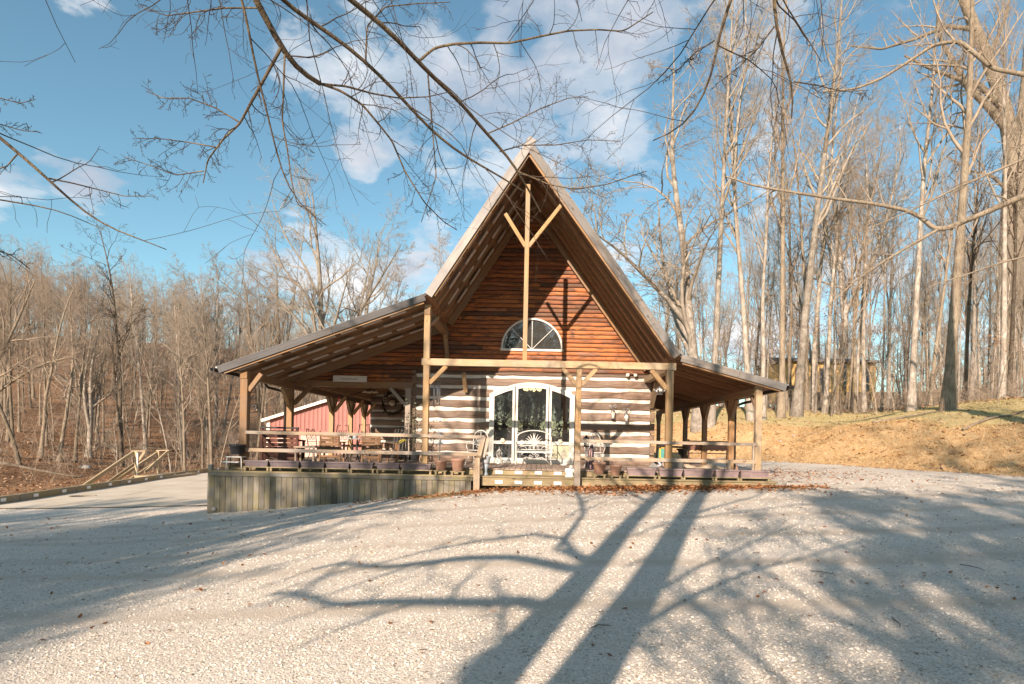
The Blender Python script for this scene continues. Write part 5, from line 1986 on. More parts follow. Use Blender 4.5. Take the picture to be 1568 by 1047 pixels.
# round white table / basin tops half hidden behind the planters
p = at(1023, 700, 19.0)
pb = thing('toy_birdhouse', 'yellow framed teal birdhouse on a stand by the cabin corner', 'birdhouse', (p.x - .15, 19.0, 0))
MB().box((0, 0, .45), (.3, .3, .34)).build('body', M['teal'], pb, bev=.01)
for (x, z_, w_, h_) in ((-.15, .45, .05, .4), (.15, .45, .05, .4), (0, .63, .36, .06), (0, .27, .36, .05)):
    MB().box((x, -.155, z_), (w_, .05, h_)).build('trim', M['toy_yellow'], pb)
MB().prism([(-.24, .64), (.24, .64), (0, .8)], -.2, .2).build('roof', M['iron'], pb)
MB().box((0, 0, .13), (.08, .08, .26)).build('stand', M['rail'], pb)
p = at(1045, 705, 19.4)
ui = thing('iron_urn', 'black iron urn on a foot beside the redwood bench', 'urn', (p.x, 19.4, 0))
MB().lathe([(.12, 0), (.12, .04), (.04, .1), (.035, .3), (.06, .38)], (0, 0, 0), 14).build('foot', M['iron'], ui)
MB().lathe([(.06, .37), (.14, .44), (.15, .52), (.22, .58), (.2, .6), (.12, .5)], (0, 0, 0), 16).build('bowl', M['iron'], ui)
p = at(1007, 716, 16.6)
cx = thing('silver_stool', 'crumpled silver folding stool behind the corner rail', 'stool', (p.x, 16.7, 0))
MB().box((.1, 0, .3), (.34, .3, .03), Matrix.Rotation(R(10), 3, 'Y')).build('seat', M['silver'], cx)
for s in (-1, 1):
    MB().tube([(-.1, s * .12, 0), (.25, s * .12, .32)], .014, 6).build('leg', M['silver'], cx)
    MB().tube([(.28, s * .12, 0), (-.05, s * .12, .3)], .014, 6).build('leg', M['silver'], cx)
MB().box((-.12, -.1, .1), (.2, .05, .2), Matrix.Rotation(R(35), 3, 'Y')).build('side_plate', M['silver'], cx)
p = at(1033, 718, 17.2)
tk = thing('wash_tub', 'grey round wash tub on the deck right of the corner post', 'tub', (p.x, 17.2, 0))
MB().lathe([(.22, 0), (.24, .02), (.27, .26), (.29, .28), (.26, .27), (.23, .06)], (0, 0, 0), 20).build('body', M['stone_grey'], tk)
MB().tube([(.28 * math.cos(R(k * 18)), .28 * math.sin(R(k * 18)), .275) for k in range(20)], .012, 5, closed=True).build('rim', M['silver'], tk)
p = at(1075, 718, 18.0)
tp = thing('folded_tarp', 'pale tan folded tarp on the deck below the redwood bench', 'tarp', (p.x, 18.0, 0))
tv, tf = [], []
rr = random.Random(9)
for j in range(6):
    for i in range(14):
        x, y = -.75 + 1.5 * i / 13, -.3 + .6 * j / 5
        tv.append((x, y, .11 + .05 * math.sin(i * .9) + rr.uniform(-.02, .02) if 0 < j < 5 and 0 < i < 13 else 0))
for j in range(5):
    for i in range(13):
        a = j * 14 + i
        tf.append((a, a + 1, a + 15, a + 14))
MB().add(tv, tf, True).build('cloth', plain('tan_tarp', (.47, .38, .28), .8, var=.1), tp)
p = at(1128, 718, 17.0)
o = MB().lathe([(.05, 0), (.06, .02), (.045, .1), (.02, .14), (.03, .17), (.01, .2)], (0, 0, 0), 12).build('garden_gnome', M['pot'])
o.location = (p.x, 17.0, 0)
tag(o, 'small brown clay ornament near the right end of the rail', 'ornament')

# chandelier in the room behind the door
p = at(815, 607, 21.4)
cd = thing('chandelier', 'chandelier with amber shades seen through the arched door', 'chandelier', (p.x, 21.4, p.z))
MB().tube([(0, 0, .1), (0, 0, 1.2)], .02, 6).build('stem', M['iron'], cd)
MB().lathe([(.02, 0), (.18, .03), (.32, .13), (.34, .15), (.3, .14), (.02, .05)], (0, 0, 0), 20).build('bowl', M['clockface'], cd)
for k in range(6):
    a = R(k * 60 + 20)
    MB().ball((.28 * math.cos(a), .28 * math.sin(a), .27), .075, 10, 7).build('shade', M['lit'], cd)
    MB().tube([(0, 0, .1), (.28 * math.cos(a), .28 * math.sin(a), .2)], .012, 5).build('arm', M['iron'], cd)

# ---------------------------------------------------------------- bare trees
def sample(pts, rad, idx, tt):
    """points, tangents and radii at fraction tt along the polylines idx"""
    n = pts.shape[1]
    f = tt * (n - 1)
    i = np.minimum(f.astype(int), n - 2)
    w_ = (f - i)[:, None]
    a, b = pts[idx, i], pts[idx, i + 1]
    tg = b - a
    tg /= np.linalg.norm(tg, axis=1)[:, None] + 1e-9
    return a * (1 - w_) + b * w_, tg, rad[idx, i] * (1 - w_[:, 0]) + rad[idx, i + 1] * w_[:, 0]


def kids(r, par, per, t0, t1, a0, a1, frac, n, wob=.16, up=.06, rs=.6, rtip=.004, absL=None, rmax=None, taper=1.0, bend=.10):
    """side branches on every polyline of par"""
    pts, rad = par
    N = len(pts)
    idx = np.repeat(np.arange(N), per)
    tt = np.clip((np.tile(np.arange(per), N) + r.random(N * per)) / per, 0, 1) * (t1 - t0) + t0
    p, tg, pr = sample(pts, rad, idx, tt)
    plen = np.linalg.norm(np.diff(pts, axis=1), axis=2).sum(1)[idx]
    rv = r.normal(size=(len(idx), 3))
    rv -= tg * (rv * tg).sum(1)[:, None]
    rv /= np.linalg.norm(rv, axis=1)[:, None] + 1e-9
    an = np.radians(r.uniform(a0, a1, len(idx)))[:, None]
    d = tg * np.cos(an) + rv * np.sin(an)
    L = plen * frac if absL is None else np.full(len(idx), absL)
    L = L * (1.15 - .65 * (tt - t0) / max(t1 - t0, .01)) * r.uniform(.55, 1.25, len(idx))
    P = np.empty((len(idx), n, 3))
    P[:, 0] = p
    bv = r.normal(size=d.shape)
    bv *= bend * r.random((len(d), 1)) * 1.6 / (np.linalg.norm(bv, axis=1)[:, None] + 1e-9)
    st_ = (L / (n - 1))[:, None]
    for k in range(1, n):
        d = d + r.normal(0, wob, d.shape) + bv
        d[:, 2] += up
        d /= np.linalg.norm(d, axis=1)[:, None]
        P[:, k] = P[:, k - 1] + d * st_
    r0_ = np.minimum(pr * rs, L * .035)
    if rmax:
        r0_ = np.minimum(r0_, rmax)
    r0_ = np.maximum(r0_, rtip * 1.15)
    s = np.linspace(0, 1, n)[None] ** taper
    return P, r0_[:, None] * (1 - s) + rtip * s


def tubes(groups):
    V, Q, o = [], [], 0
    for (pts, rad, k) in groups:
        N, n, _ = pts.shape
        if N == 0:
            continue
        tg = np.gradient(pts, axis=1)
        tg /= np.linalg.norm(tg, axis=2)[..., None] + 1e-9
        ref = np.where(np.abs(tg[:, :1, 2:3]) > .8, np.array([1., 0, 0]), np.array([0, 0, 1.]))
        ref = np.broadcast_to(ref, tg.shape)
        s = np.cross(tg, ref)
        s /= np.linalg.norm(s, axis=2)[..., None] + 1e-9
        b = np.cross(tg, s)
        a = np.arange(k) * 2 * np.pi / k
        ring = pts[:, :, None, :] + rad[:, :, None, None] * (s[:, :, None, :] * np.cos(a)[None, None, :, None] + b[:, :, None, :] * np.sin(a)[None, None, :, None])
        V.append(ring.reshape(-1, 3))
        i0 = (np.arange(N)[:, None, None] * n + np.arange(n - 1)[None, :, None]) * k
        j = np.arange(k)[None, None, :]
        j2 = (j + 1) % k
        q = np.stack([i0 + j, i0 + j2, i0 + k + j2, i0 + k + j], -1).reshape(-1, 4) + o
        Q.append(q)
        o += N * n * k
    return np.concatenate(V), np.concatenate(Q)


def cat(*gs):
    return np.concatenate([g[0] for g in gs]), np.concatenate([g[1] for g in gs])


def resample(poly, rads, n):
    poly = np.array([tuple(p) for p in poly], float)
    s = np.concatenate([[0], np.cumsum(np.linalg.norm(np.diff(poly, axis=0), axis=1))])
    t_ = np.linspace(0, s[-1], n)
    P = np.stack([np.interp(t_, s, poly[:, k]) for k in range(3)], 1)
    # soften corners
    for _ in range(2):
        P[1:-1] = .25 * P[:-2] + .5 * P[1:-1] + .25 * P[2:]
    return P, np.interp(t_, s, rads)


def trunk_poly(r, H, r0, n=16, wob=.02, lean=0.0):
    P = np.zeros((1, n, 3))
    d = np.array([lean, 0, 1.0])
    for k in range(1, n):
        d = d + r.normal(0, wob, 3) * np.array([1, 1, 0])
        d /= np.linalg.norm(d)
        P[0, k] = P[0, k - 1] + d * H / (n - 1)
    s = np.linspace(0, 1, n)
    rad = r0 * (1 - s) ** .8 * (1 + .75 * np.exp(-s * 38)) + .008
    P[0, 0, 2] -= .3
    return P, rad[None]


def make_tree(seed, H, r0, crown0, nl, spread, ang, kk=(6, 6, 4), lead=0, up=.08, wob=.13, rtip=.005, lean=0.0, sides=10, twob=.02):
    r = np.random.default_rng(seed)
    tr = trunk_poly(r, H, r0, 16, twob, lean)
    L1 = kids(r, tr, nl, crown0, .97, ang[0], ang[1], spread, 8, wob, up, .55, rtip * 1.5)
    tg_ = [(tr[0], tr[1], sides)]
    if lead:
        Ld = kids(r, tr, lead, crown0 * .8, crown0 * 1.5 + .05, 14, 26, .62, 10, .07, .05, .75, rtip * 2)
        tg_.append((Ld[0], Ld[1], 8))
        L1b = kids(r, Ld, max(6, nl // 2), .25, .97, ang[0], ang[1], .34, 8, wob, up, .6, rtip * 1.5)
        L1 = cat(L1, L1b)
    L2 = kids(r, L1, kk[0], .2, .98, 25, 60, .45, 6, .16, .05, .62, rtip * 1.2)
    L3 = kids(r, L2, kk[1], .15, .98, 25, 60, .48, 4, .2, .04, .7, rtip)
    L4 = kids(r, L3, kk[2], .15, 1.0, 20, 55, .55, 3, .2, .04, .8, rtip * .8)
    v, q = tubes(tg_)
    tm = mesh_np('trunk', v, q)
    v, q = tubes([(L1[0], L1[1], 5), (L2[0], L2[1], 4), (L3[0], L3[1], 3), (L4[0], L4[1], 3)])
    cm = mesh_np('crown', v, q)
    return tm, cm, r0, H


TPL = {}


def templ(key, *a, **k):
    TPL[key] = make_tree(*a, **k)


templ('tall0', 1, 27, .30, .40, 20, .27, (28, 55), (6, 6, 4))
templ('tall1', 2, 26, .28, .45, 18, .28, (25, 50), (6, 6, 4), lead=1)
templ('tall2', 3, 28, .30, .38, 22, .24, (30, 62), (6, 5, 4))
templ('tall3', 4, 25, .26, .34, 18, .26, (25, 55), (6, 6, 4), lead=2)
templ('thin0', 5, 20, .13, .42, 16, .20, (30, 60), (5, 5, 4), twob=.03)
templ('thin1', 6, 18, .11, .30, 16, .22, (35, 65), (5, 5, 4), twob=.035)
templ('spread0', 7, 17, .30, .26, 12, .42, (25, 55), (7, 6, 5), lead=3, up=.10)
templ('spread1', 8, 16, .26, .24, 12, .42, (28, 60), (7, 6, 5), lead=4, up=.11)
templ('fan0', 9, 24, .30, .34, 16, .30, (18, 42), (7, 6, 5), lead=3, up=.06, rtip=.007)
templ('fan1', 10, 23, .28, .38, 18, .30, (20, 45), (7, 6, 5), lead=2, up=.06, rtip=.007)
templ('oak', 12, 26, .55, .26, 14, .40, (40, 75), (6, 6, 4), lead=2, up=.03, wob=.2)
templ('sap0', 13, 6.5, .04, .18, 14, .26, (35, 65), (4, 4, 2), twob=.05, rtip=.004, sides=6)
templ('sap1', 14, 5, .032, .1, 14, .30, (35, 70), (5, 4, 2), twob=.06, rtip=.004, sides=6)
templ('multi', 22, 24, .22, .16, 12, .30, (18, 42), (7, 6, 5), lead=4, up=.06, rtip=.007)
templ('dense', 21, 13, .22, .2, 16, .45, (30, 65), (9, 8, 7), lead=3, up=.08, rtip=.010)
BARK = {'pale': ('bark_pale', 'twig_pale'), 'tan': ('bark_tan', 'twig_tan'), 'dark': ('bark_dark', 'twig_dark'), 'oak': ('bark_oak', 'twig_tan'), 'red': ('bark_tan', 'twig_red')}
_tm = {}


def tree(name, label, loc, key, s=1.0, rz=0.0, lean=(0, 0), bark='tan', group=None, sr=1.0, cat_='tree'):
    k2 = (key, bark)
    if k2 not in _tm:
        a, b = TPL[key][0].copy(), TPL[key][1].copy()
        a.materials.append(M[BARK[bark][0]])
        b.materials.append(M[BARK[bark][1]])
        _tm[k2] = (a, b)
    a, b = _tm[k2]
    t_ = thing(name, label, cat_, loc, 0, group)
    q = Matrix.Rotation(R(lean[0]), 4, 'X') @ Matrix.Rotation(R(lean[1]), 4, 'Y') @ Matrix.Rotation(rz, 4, 'Z')
    t_.rotation_euler = q.to_euler()
    t_.scale = (s * sr, s * sr, s)
    put('trunk', a, None, t_)
    put('crown', b, None, t_)
    return t_


def tree_px(name, label, px, py, wpx, key, bark, rz=0, lean=(0, 0), group=None, hs=None, dmax=240):
    g = ground_at(px, py, 12, dmax)
    rad = wpx * g.y / F / 2
    s = min(max(rad / TPL[key][2], 1.12), 1.45) if hs is None else hs
    sr = min(max(rad / (TPL[key][2] * s), .6), 1.5)
    return tree(name, label, g - Vector((0, 0, .05)), key, s, rz, lean, bark, group, sr)


# trees on the right-hand hill that can be told apart
RG = 'bare trees on the hill right of the cabin'
for a in ((1070, 656, 20, 'multi', 'pale', .4, (0, -3), 'large pale tree with several stems fanning above the right porch roof'),
          (1088, 652, 10, 'tall1', 'pale', 1.4, (0, 3), 'pale straight stem beside the fanning tree above the right porch roof'),
          (1150, 645, 9, 'tall3', 'pale', 2.0, (0, -6), 'pale tree leaning left, just right of the fanning tree'),
          (1168, 643, 7, 'thin0', 'pale', 2.6, (0, -2), 'slender pale tree above the right end of the porch roof'),
          (1196, 640, 7, 'tall0', 'tan', .9, (0, 1), 'slender tan tree at the left end of the yellow house'),
          (1219, 637, 13, 'tall2', 'pale', .3, (0, 1), 'straight pale tree beside the gutter tip of the right porch'),
          (1290, 626, 18, 'tall3', 'pale', 3.3, (0, 1), 'thick pale tree with flared foot before the yellow house'),
          (1277, 620, 10, 'tall0', 'tan', 4.1, (0, -1), 'tan tree pressed behind the flared pale trunk'),
          (1315, 624, 7, 'thin0', 'dark', .2, (0, 1), 'slender dark tree right of the flared pale trunk'),
          (1339, 622, 11, 'tall1', 'dark', 5.2, (0, -2), 'dark forked tree at the right end of the yellow house'),
          (1364, 622, 13, 'tall2', 'pale', 2.2, (0, 4), 'pale tree leaning right, next to the dark forked one'),
          (1405, 612, 19, 'tall3', 'pale', 1.1, (0, 1), 'massive pale trunk at the middle of the right hill'),
          (1428, 609, 9, 'tall0', 'pale', 2.7, (0, 0), 'thinner pale trunk just right of the massive one'),
          (1452, 627, 16, 'tall0', 'tan', 4.4, (0, 1), 'straight tan trunk standing nearest on the grass bank'),
          (1480, 603, 9, 'tall2', 'tan', 3.6, (0, -3), 'dark-knotted tan trunk right of the nearest trunk'),
          (1502, 601, 10, 'tall3', 'pale', .7, (0, 2), 'pale trunk close behind the thin black one'),
          (1512, 606, 9, 'thin0', 'dark', 1.9, (0, 0), 'thin almost black trunk near the right edge'),
          (1556, 599, 10, 'tall1', 'tan', 1.2, (0, 2), 'tan trunk right beside the huge furrowed oak')):
    tree_px('hill_tree', a[7], a[0], a[1], a[2], a[3], a[4], a[5], a[6], RG, 1.0 if a[3] == 'multi' else None)

for k, (px, d_, key, bk) in enumerate(((1236, 47, 'thin0', 'tan'), (1251, 50, 'thin1', 'pale'), (1263, 45, 'thin0', 'pale'), (1303, 49, 'thin1', 'tan'), (1324, 46, 'thin0', 'pale'), (1209, 50, 'thin0', 'tan'))):
    x = at(px, 600, d_).x
    tree('hill_tree', ('slim tan trunk before the left third of the yellow house', 'slim pale trunk before the middle of the yellow house', 'slim pale trunk just left of the flared pale trunk', 'slim tan trunk between the flared pale trunk and the slender dark one',
                       'slim pale trunk before the right end of the yellow house', 'slim tan trunk before the left corner of the yellow house')[k], (x, d_, Hz(x, d_) - .1), key, 1.25, k * 1.1, (0, k % 3 - 1), bk, RG)

# trees told apart on the left slope and behind the cabin
LG = 'bare trees on the slope left of the cabin'
for a in ((187, 712, 6, 'thin0', 'dark', .3, (0, -1), 1.1, 'tall slim dark tree standing behind the wooden stairs'),
          (90, 706, 9, 'thin1', 'tan', 1.0, (0, 7), .85, 'tan tree leaning right at the foot of the dark bank'),
          (136, 701, 8, 'spread1', 'pale', 2.0, (0, -2), .8, 'pale forked tree left of the slim dark one'),
          (223, 694, 5, 'tall0', 'pale', .6, (0, -4), .75, 'pale tree right behind the stair posts'),
          (284, 700, 7, 'fan1', 'pale', 4.0, (0, -7), .8, 'pale tree leaning left beyond the curb'),
          (321, 686, 7, 'fan0', 'pale', 2.2, (0, -9), .86, 'pale broad tree leaning left beside the porch eave'),
          (328, 685, 7, 'fan1', 'pale', .8, (0, 2), .92, 'tall upright pale tree with bushy top left of the porch eave'),
          (340, 680, 5, 'tall1', 'pale', 5.0, (0, 5), .75, 'thin pale stem leaning right beside the porch eave'),
          (30, 712, 7, 'thin1', 'tan', 2.9, (0, -5), .75, 'crooked tan tree on the dark bank at the left edge'),
          (62, 700, 6, 'thin0', 'tan', 3.9, (0, 3), .75, 'thin tan tree on the dark bank')):
    tree_px('slope_tree', a[8], a[0], a[1], a[2], a[3], a[4], a[5], a[6], LG, a[7])
# big leaning tree at the left edge
tree('leaning_tree', 'bare tree arching in from the left edge over the ravine', Vector((-42, 42, Hz(-42, 42) - .1)), 'spread0', .85, 1.0, (-4, 26), 'tan', LG, .9)
# crowns above the left porch roof
for (px, d_, key, s, rz, lean, bk, lab) in ((497, 62, 'spread0', 1.66, .5, (0, 0), 'pale', 'broad pale tree with arching limbs above the left porch roof'),
                                           (545, 68, 'spread1', 1.6, 1.7, (0, 2), 'pale', 'pale many-stemmed tree just right of the broad one above the porch roof'),
                                           (440, 75, 'fan0', 1.05, 3.0, (0, -4), 'tan', 'tan bushy tree above the middle of the left porch roof'),
                                           (585, 80, 'fan1', 1.0, 2.2, (0, 3), 'tan', 'tan tree low above the left porch roof near the tall post'),
                                           (690, 72, 'spread1', 1.45, 4.2, (0, 0), 'tan', 'tan tree peeping over the steep roof left of the gable'),
                                           (405, 70, 'tall3', .9, 5.0, (0, -3), 'tan', 'tan tree above the left porch eave')):
    x = at(px, 500, d_).x
    tree('back_tree', lab, (x, d_, Hz(x, d_) - .1), key, s, rz, lean, bk, 'bare trees behind the cabin')

# the wood on the slopes: individuals that the photograph does not tell apart
rw = np.random.default_rng(77)
placed = []


def scatter(n, xr, yr, ok, mind, fn):
    c = tries = 0
    while c < n and tries < n * 60:
        tries += 1
        x, y = rw.uniform(*xr), rw.uniform(*yr)
        if not ok(x, y):
            continue
        if any((x - a) ** 2 + (y - b) ** 2 < mind ** 2 for a, b in placed[-160:]):
            continue
        placed.append((x, y))
        fn(x, y)
        c += 1


for o in list(bpy.data.objects):
    if o.name.split('.')[0] in ('hill_tree', 'slope_tree', 'back_tree', 'oak_tree', 'leaning_tree'):
        placed.append((o.location.x, o.location.y))


def left_ok(x, y):
    px = x / y * F
    if px > -330 or px < -870:
        return False
    if y < 46 and px > -700:
        return False
    return not (-23 < x < -5 and 34 < y < 62)


def left_tree(x, y):
    key = rw.choice(['tall0', 'tall1', 'tall2', 'tall3', 'thin0', 'thin1', 'fan0', 'fan1'])
    s = rw.uniform(.45, .64)
    if key.startswith('thin'):
        s = rw.uniform(.58, .8)
    b = rw.choice(['tan', 'pale', 'red', 'tan', 'dark'], p=[.32, .26, .24, .1, .08])
    tree('forest_tree', 'slender bare tree in the wood on the slope left of the cabin', (x, y, Hz(x, y) - .1), str(key), s, rw.uniform(0, 6.28), (rw.normal(0, 2), rw.normal(0, 3)), str(b), 'bare trees in the wood left of the cabin', .75)


scatter(230, (-120, -16), (46, 125), left_ok, 2.2, left_tree)


def back_ok(x, y):
    px = x / y * F
    return -430 < px < 230 and y > 62


def back_tree(x, y):
    key = rw.choice(['tall0', 'tall1', 'tall3', 'thin0', 'fan1'])
    tree('forest_tree', 'slender bare tree in the wood behind the cabin roof', (x, y, Hz(x, y) - .1), str(key), rw.uniform(.5, .7), rw.uniform(0, 6.28), (rw.normal(0, 2), rw.normal(0, 3)), str(rw.choice(['tan', 'red', 'pale'])), 'bare trees in the wood behind the cabin', .8)


scatter(36, (-50, 30), (62, 120), back_ok, 4, back_tree)


def right_ok(x, y):
    px = x / y * F
    if px < 190 or px > 800 or (px < 340 and y < 62) or toe(np.array(x), np.array(y)) < 9:
        return False
    if 52 < y < 72 and 24 < x < 38:
        return False
    return True


thin_only = False


def right_tree(x, y):
    key = rw.choice(['thin0', 'thin1'] if thin_only else ['tall0', 'tall1', 'tall2', 'thin0', 'thin1', 'tall3'])
    b = rw.choice(['pale', 'tan', 'dark'], p=[.62, .28, .10])
    tree('forest_tree', 'slender bare tree in the wood on the hill right of the cabin', (x, y, Hz(x, y) - .1), str(key), rw.uniform(.68, 1.05), rw.uniform(0, 6.28), (rw.normal(0, 1.5), rw.normal(0, 2.5)), str(b), 'bare trees in the wood right of the cabin', .62)


scatter(84, (8, 75), (36, 95), right_ok, 3.2, right_tree)
thin_only = True
scatter(46, (8, 60), (40, 80), right_ok, 2.2, right_tree)


def sap_ok(x, y):
    px = x / y * F
    if -860 < px < -340 and 44 < y < 75 and not (-23 < x < -5 and 34 < y < 62):
        return True
    return 200 < px < 780 and 34 < y < 60 and toe(np.array(x), np.array(y)) > 9


def sap(x, y):
    lf_ = x < 0
    lab = 'twiggy bare sapling among the trees on the left slope' if lf_ else 'twiggy bare sapling among the trees on the right hill'
    tree('sapling', lab, (x, y, Hz(x, y) - .05), str(rw.choice(['sap0', 'sap1'])), rw.uniform(.6, 1.2), rw.uniform(0, 6.28), (rw.normal(0, 4), rw.normal(0, 4)), str(rw.choice(['tan', 'red', 'pale'])), 'saplings on the left slope' if lf_ else 'saplings on the right hill')


scatter(110, (-75, 50), (34, 75), sap_ok, 1.2, sap)
# far wood that reads as one mass on the ridges
fr_ = np.random.default_rng(5)


def far_mass(name, n, xr, yr, label, hh):
    x, y = fr_.uniform(*xr, n), fr_.uniform(*yr, n)
    P = np.zeros((n, 6, 3))
    h = fr_.uniform(hh[0], hh[1], n)
    for k in range(6):
        P[:, k, 0] = x + fr_.normal(0, .25, n) * k
        P[:, k, 1] = y
        P[:, k, 2] = Hn(x, y) + h * k / 5
    rad = np.linspace(.16, .02, 6)[None] * fr_.uniform(.6, 1.2, (n, 1))
    base = (P, rad)
    r = fr_
    a = kids(r, base, 9, .3, .98, 25, 60, .26, 4, .15, .06, .6, .02)
    b = kids(r, a, 5, .2, 1, 25, 60, .5, 3, .2, .04, .7, .014)
    c = kids(r, b, 3, .2, 1, 25, 60, .6, 2, .2, .04, .8, .012)
    v, q = tubes([(P, rad, 4), (a[0], a[1], 3), (b[0], b[1], 3), (c[0], c[1], 3)])
    o = put(name, mesh_np(name, v, q), M['twig_red'])
    tag(o, label, 'woods', kind='stuff')


far_mass('far_wood', 330, (-190, -20), (110, 190), 'far bare wood along the ridge on the left', (15, 20))
far_mass('far_wood', 240, (-10, 130), (85, 150), 'far bare wood on the hilltop at the right', (12, 18))
far_mass('far_wood', 260, (-110, 110), (-130, -50), 'far bare wood behind the viewpoint, mirrored in the door glass', (12, 20))


# understorey brush: fine stems and twigs close to the ground
def brush(name, n, ok, xr, yr, label, mat_, hmax):
    x, y = fr_.uniform(*xr, n * 4), fr_.uniform(*yr, n * 4)
    k = np.array([ok(a, b) for a, b in zip(x, y)])
    x, y = x[k][:n], y[k][:n]
    n = len(x)
    P = np.zeros((n, 4, 3))
    h = fr_.uniform(.5, hmax, n)
    dx, dy = fr_.normal(0, .18, n), fr_.normal(0, .18, n)
    for j in range(4):
        P[:, j, 0] = x + dx * j * h
        P[:, j, 1] = y + dy * j * h
        P[:, j, 2] = Hn(x, y) + h * j / 3
    rad = np.linspace(.014, .005, 4)[None] * np.ones((n, 1))
    a = kids(fr_, (P, rad), 6, .15, 1, 30, 75, .5, 3, .3, .0, .8, .005)
    v, q = tubes([(P, rad, 3), (a[0], a[1], 3)])
    tag(put(name, mesh_np(name, v, q), M[mat_]), label, 'brush', kind='stuff')


brush('brush', 1200, lambda a, b: left_ok(a, b) or (-860 < a / b * F < -430 and 36 < b < 50 and curb_x(b) - a > 10), (-80, -16), (36, 90), 'tangle of thin bare brush on the left slope', 'twig_tan', 2.6)
brush('brush', 700, lambda a, b: right_ok(a, b) and b > 34, (8, 50), (34, 60), 'tangle of thin bare brush on the right hill', 'twig_tan', 1.8)

# fallen logs on the slopes
for k, (px, py, L, ang, lab) in enumerate(((60, 722, 5.5, 20, 'fallen log lying on the dark bank at the left edge'), (175, 690, 6, -35, 'fallen log on the leafy slope behind the stairs'), (255, 690, 4.5, 50, 'short fallen log on the slope beyond the curb'),
                                          (1390, 640, 4, 8, 'fallen branch lying on the grass of the right bank'), (1530, 640, 5, 25, 'fallen pale log lying on the bank near the right edge'))):
    g = ground_at(px, py, 12)
    a = R(ang)
    d_ = Vector((math.cos(a), math.sin(a), 0)) * L / 2
    rr = random.Random(k)
    pts = []
    for j in range(7):
        q = g + d_ * (j / 3 - 1)
        pts.append((q.x - g.x, q.y - g.y, Hz(q.x, q.y) - g.z + .07 + rr.uniform(0, .05)))
    rad = .13 if px < 800 else .06
    o = MB().tube(pts, [rad * (1 - .09 * j) for j in range(7)], 8).build('fallen_log', M['bark_tan'])
    o.location = g
    tag(o, lab, 'log')

# orange leaves that still cling to low beech twigs on the right
for k, (px, py, d_, n_, sp_) in enumerate(((1275, 500, 40, 420, (2.2, 1.2, 1.4)), (1165, 545, 42, 200, (2.2, 1.0, 1.3)), (1345, 508, 38, 60, (.8, .5, .3)), (1212, 480, 44, 130, (1.5, .8, .9)), (1530, 525, 30, 60, (.5, .4, .5)))):
    c = at(px, py, d_)
    base = Vector((c.x, d_, Hz(c.x, d_) - .05))
    t_ = tree('beech_sapling', ('sapling with clinging orange leaves before the yellow house', 'sapling with clinging orange leaves above the right porch roof', 'sapling with a few orange leaves right of the yellow house',
                                'sapling with scattered orange leaves at the left end of the yellow house', 'sapling with a few orange leaves before the huge oak')[k], base, 'sap0', max((c.z - base.z) / 5.2, .6), k * 1.3, (0, 0), 'tan', 'saplings keeping their leaves')
    r = np.random.default_rng(90 + k)
    x, y, z = (r.normal(c[i], sp_[i] * .6, n_) for i in range(3))
    v1, f1 = leaves(x, y, z, r.uniform(.05, .085, n_), 50 + k, .9)
    o = put('leaves', mesh_np('leaves', v1, None, f1, False), M['leaf_orange'], t_)
    bpy.context.view_layer.update()
    o.matrix_parent_inverse = t_.matrix_world.inverted()


# ---------------------------------------------------------------- the trees behind the viewpoint whose limbs hang into the picture and whose shadows cross the drive
def shadow_pt(px, py, s):
    g = ground_at(px, py)
    return g - LDIR * s


def custom_tree(name, label, base, trunks, limbs, seed, mats, fine=(9, 6, 4), group=None, rt=.0035):
    """trunks, limbs: lists of (points, radii); side branches grow on the limbs"""
    r = np.random.default_rng(seed)
    t_ = thing(name, label, 'tree', base, 0, group)
    tr = [resample(p, q, 18) for p, q in trunks]
    li = [resample(p, q, 64) for p, q in limbs]
    B = np.array(base)
    TP = (np.array([p for p, _ in tr]) - B, np.array([q for _, q in tr]))
    LP = (np.array([p for p, _ in li]) - B, np.array([q for _, q in li]))
    v, q = tubes([(TP[0], TP[1], 14)])
    put('trunk', mesh_np('trunk', v, q), M[mats[0]], t_)
    v, q = tubes([(LP[0], LP[1], 8)])
    put('limbs', mesh_np('limbs', v, q), M[mats[0]], t_)
    return t_, TP, LP, r


# double-stemmed tree behind the camera
gA = Vector((-2.45, -3.55, Hz(-2.45, -3.55)))
fk = gA + Vector((0, 0, .9))


def stem_pt(px, py, y):
    g = ground_at(px, py)
    return g - LDIR * ((g.y - y) / LDIR.y)


stemA = [fk - Vector((.05, 0, .3))] + [stem_pt(px, py, -3.6) for px, py in ((742, 1046), (800, 985), (866, 912), (928, 851), (950, 821), (972, 791), (1003, 760))]
e_ = stemA[-1]
stemA += [e_ + Vector((.05, -.2, 2)), e_ + Vector((-.2, -.4, 5)), e_ + Vector((-.3, -.5, 9))]
stemB = [fk - Vector((-.05, 0, .3))] + [stem_pt(px, py, -3.45) for px, py in ((893, 1046), (920, 996), (967, 942), (981, 912), (1014, 851), (1032, 821), (1055, 790), (1066, 760))]
e_ = stemB[-1]
stemB += [e_ + Vector((.1, -.2, 2)), e_ + Vector((.2, -.4, 5)), e_ + Vector((.1, -.5, 9))]
trunks = [([gA - Vector((0, 0, .3)), gA + Vector((0, 0, .2)), gA + Vector((0, 0, .6)), fk], [.46, .37, .33, .28]),
          (stemA, [.22, .19, .175, .17, .165, .16, .155, .15, .13, .085, .03]), (stemB, [.24, .22, .215, .21, .205, .20, .195, .195, .19, .15, .10, .03])]


def shadow_limb(pix, r0, r1, yb, grow=1.05):
    n = len(pix)
    s0 = (ground_at(*pix[0]).y - yb) / LDIR.y
    return [shadow_pt(px, py, s0 * (1 + (grow - 1) * k / (n - 1))) for k, (px, py) in enumerate(pix)], [r0 + (r1 - r0) * k / (n - 1) for k in range(n)]


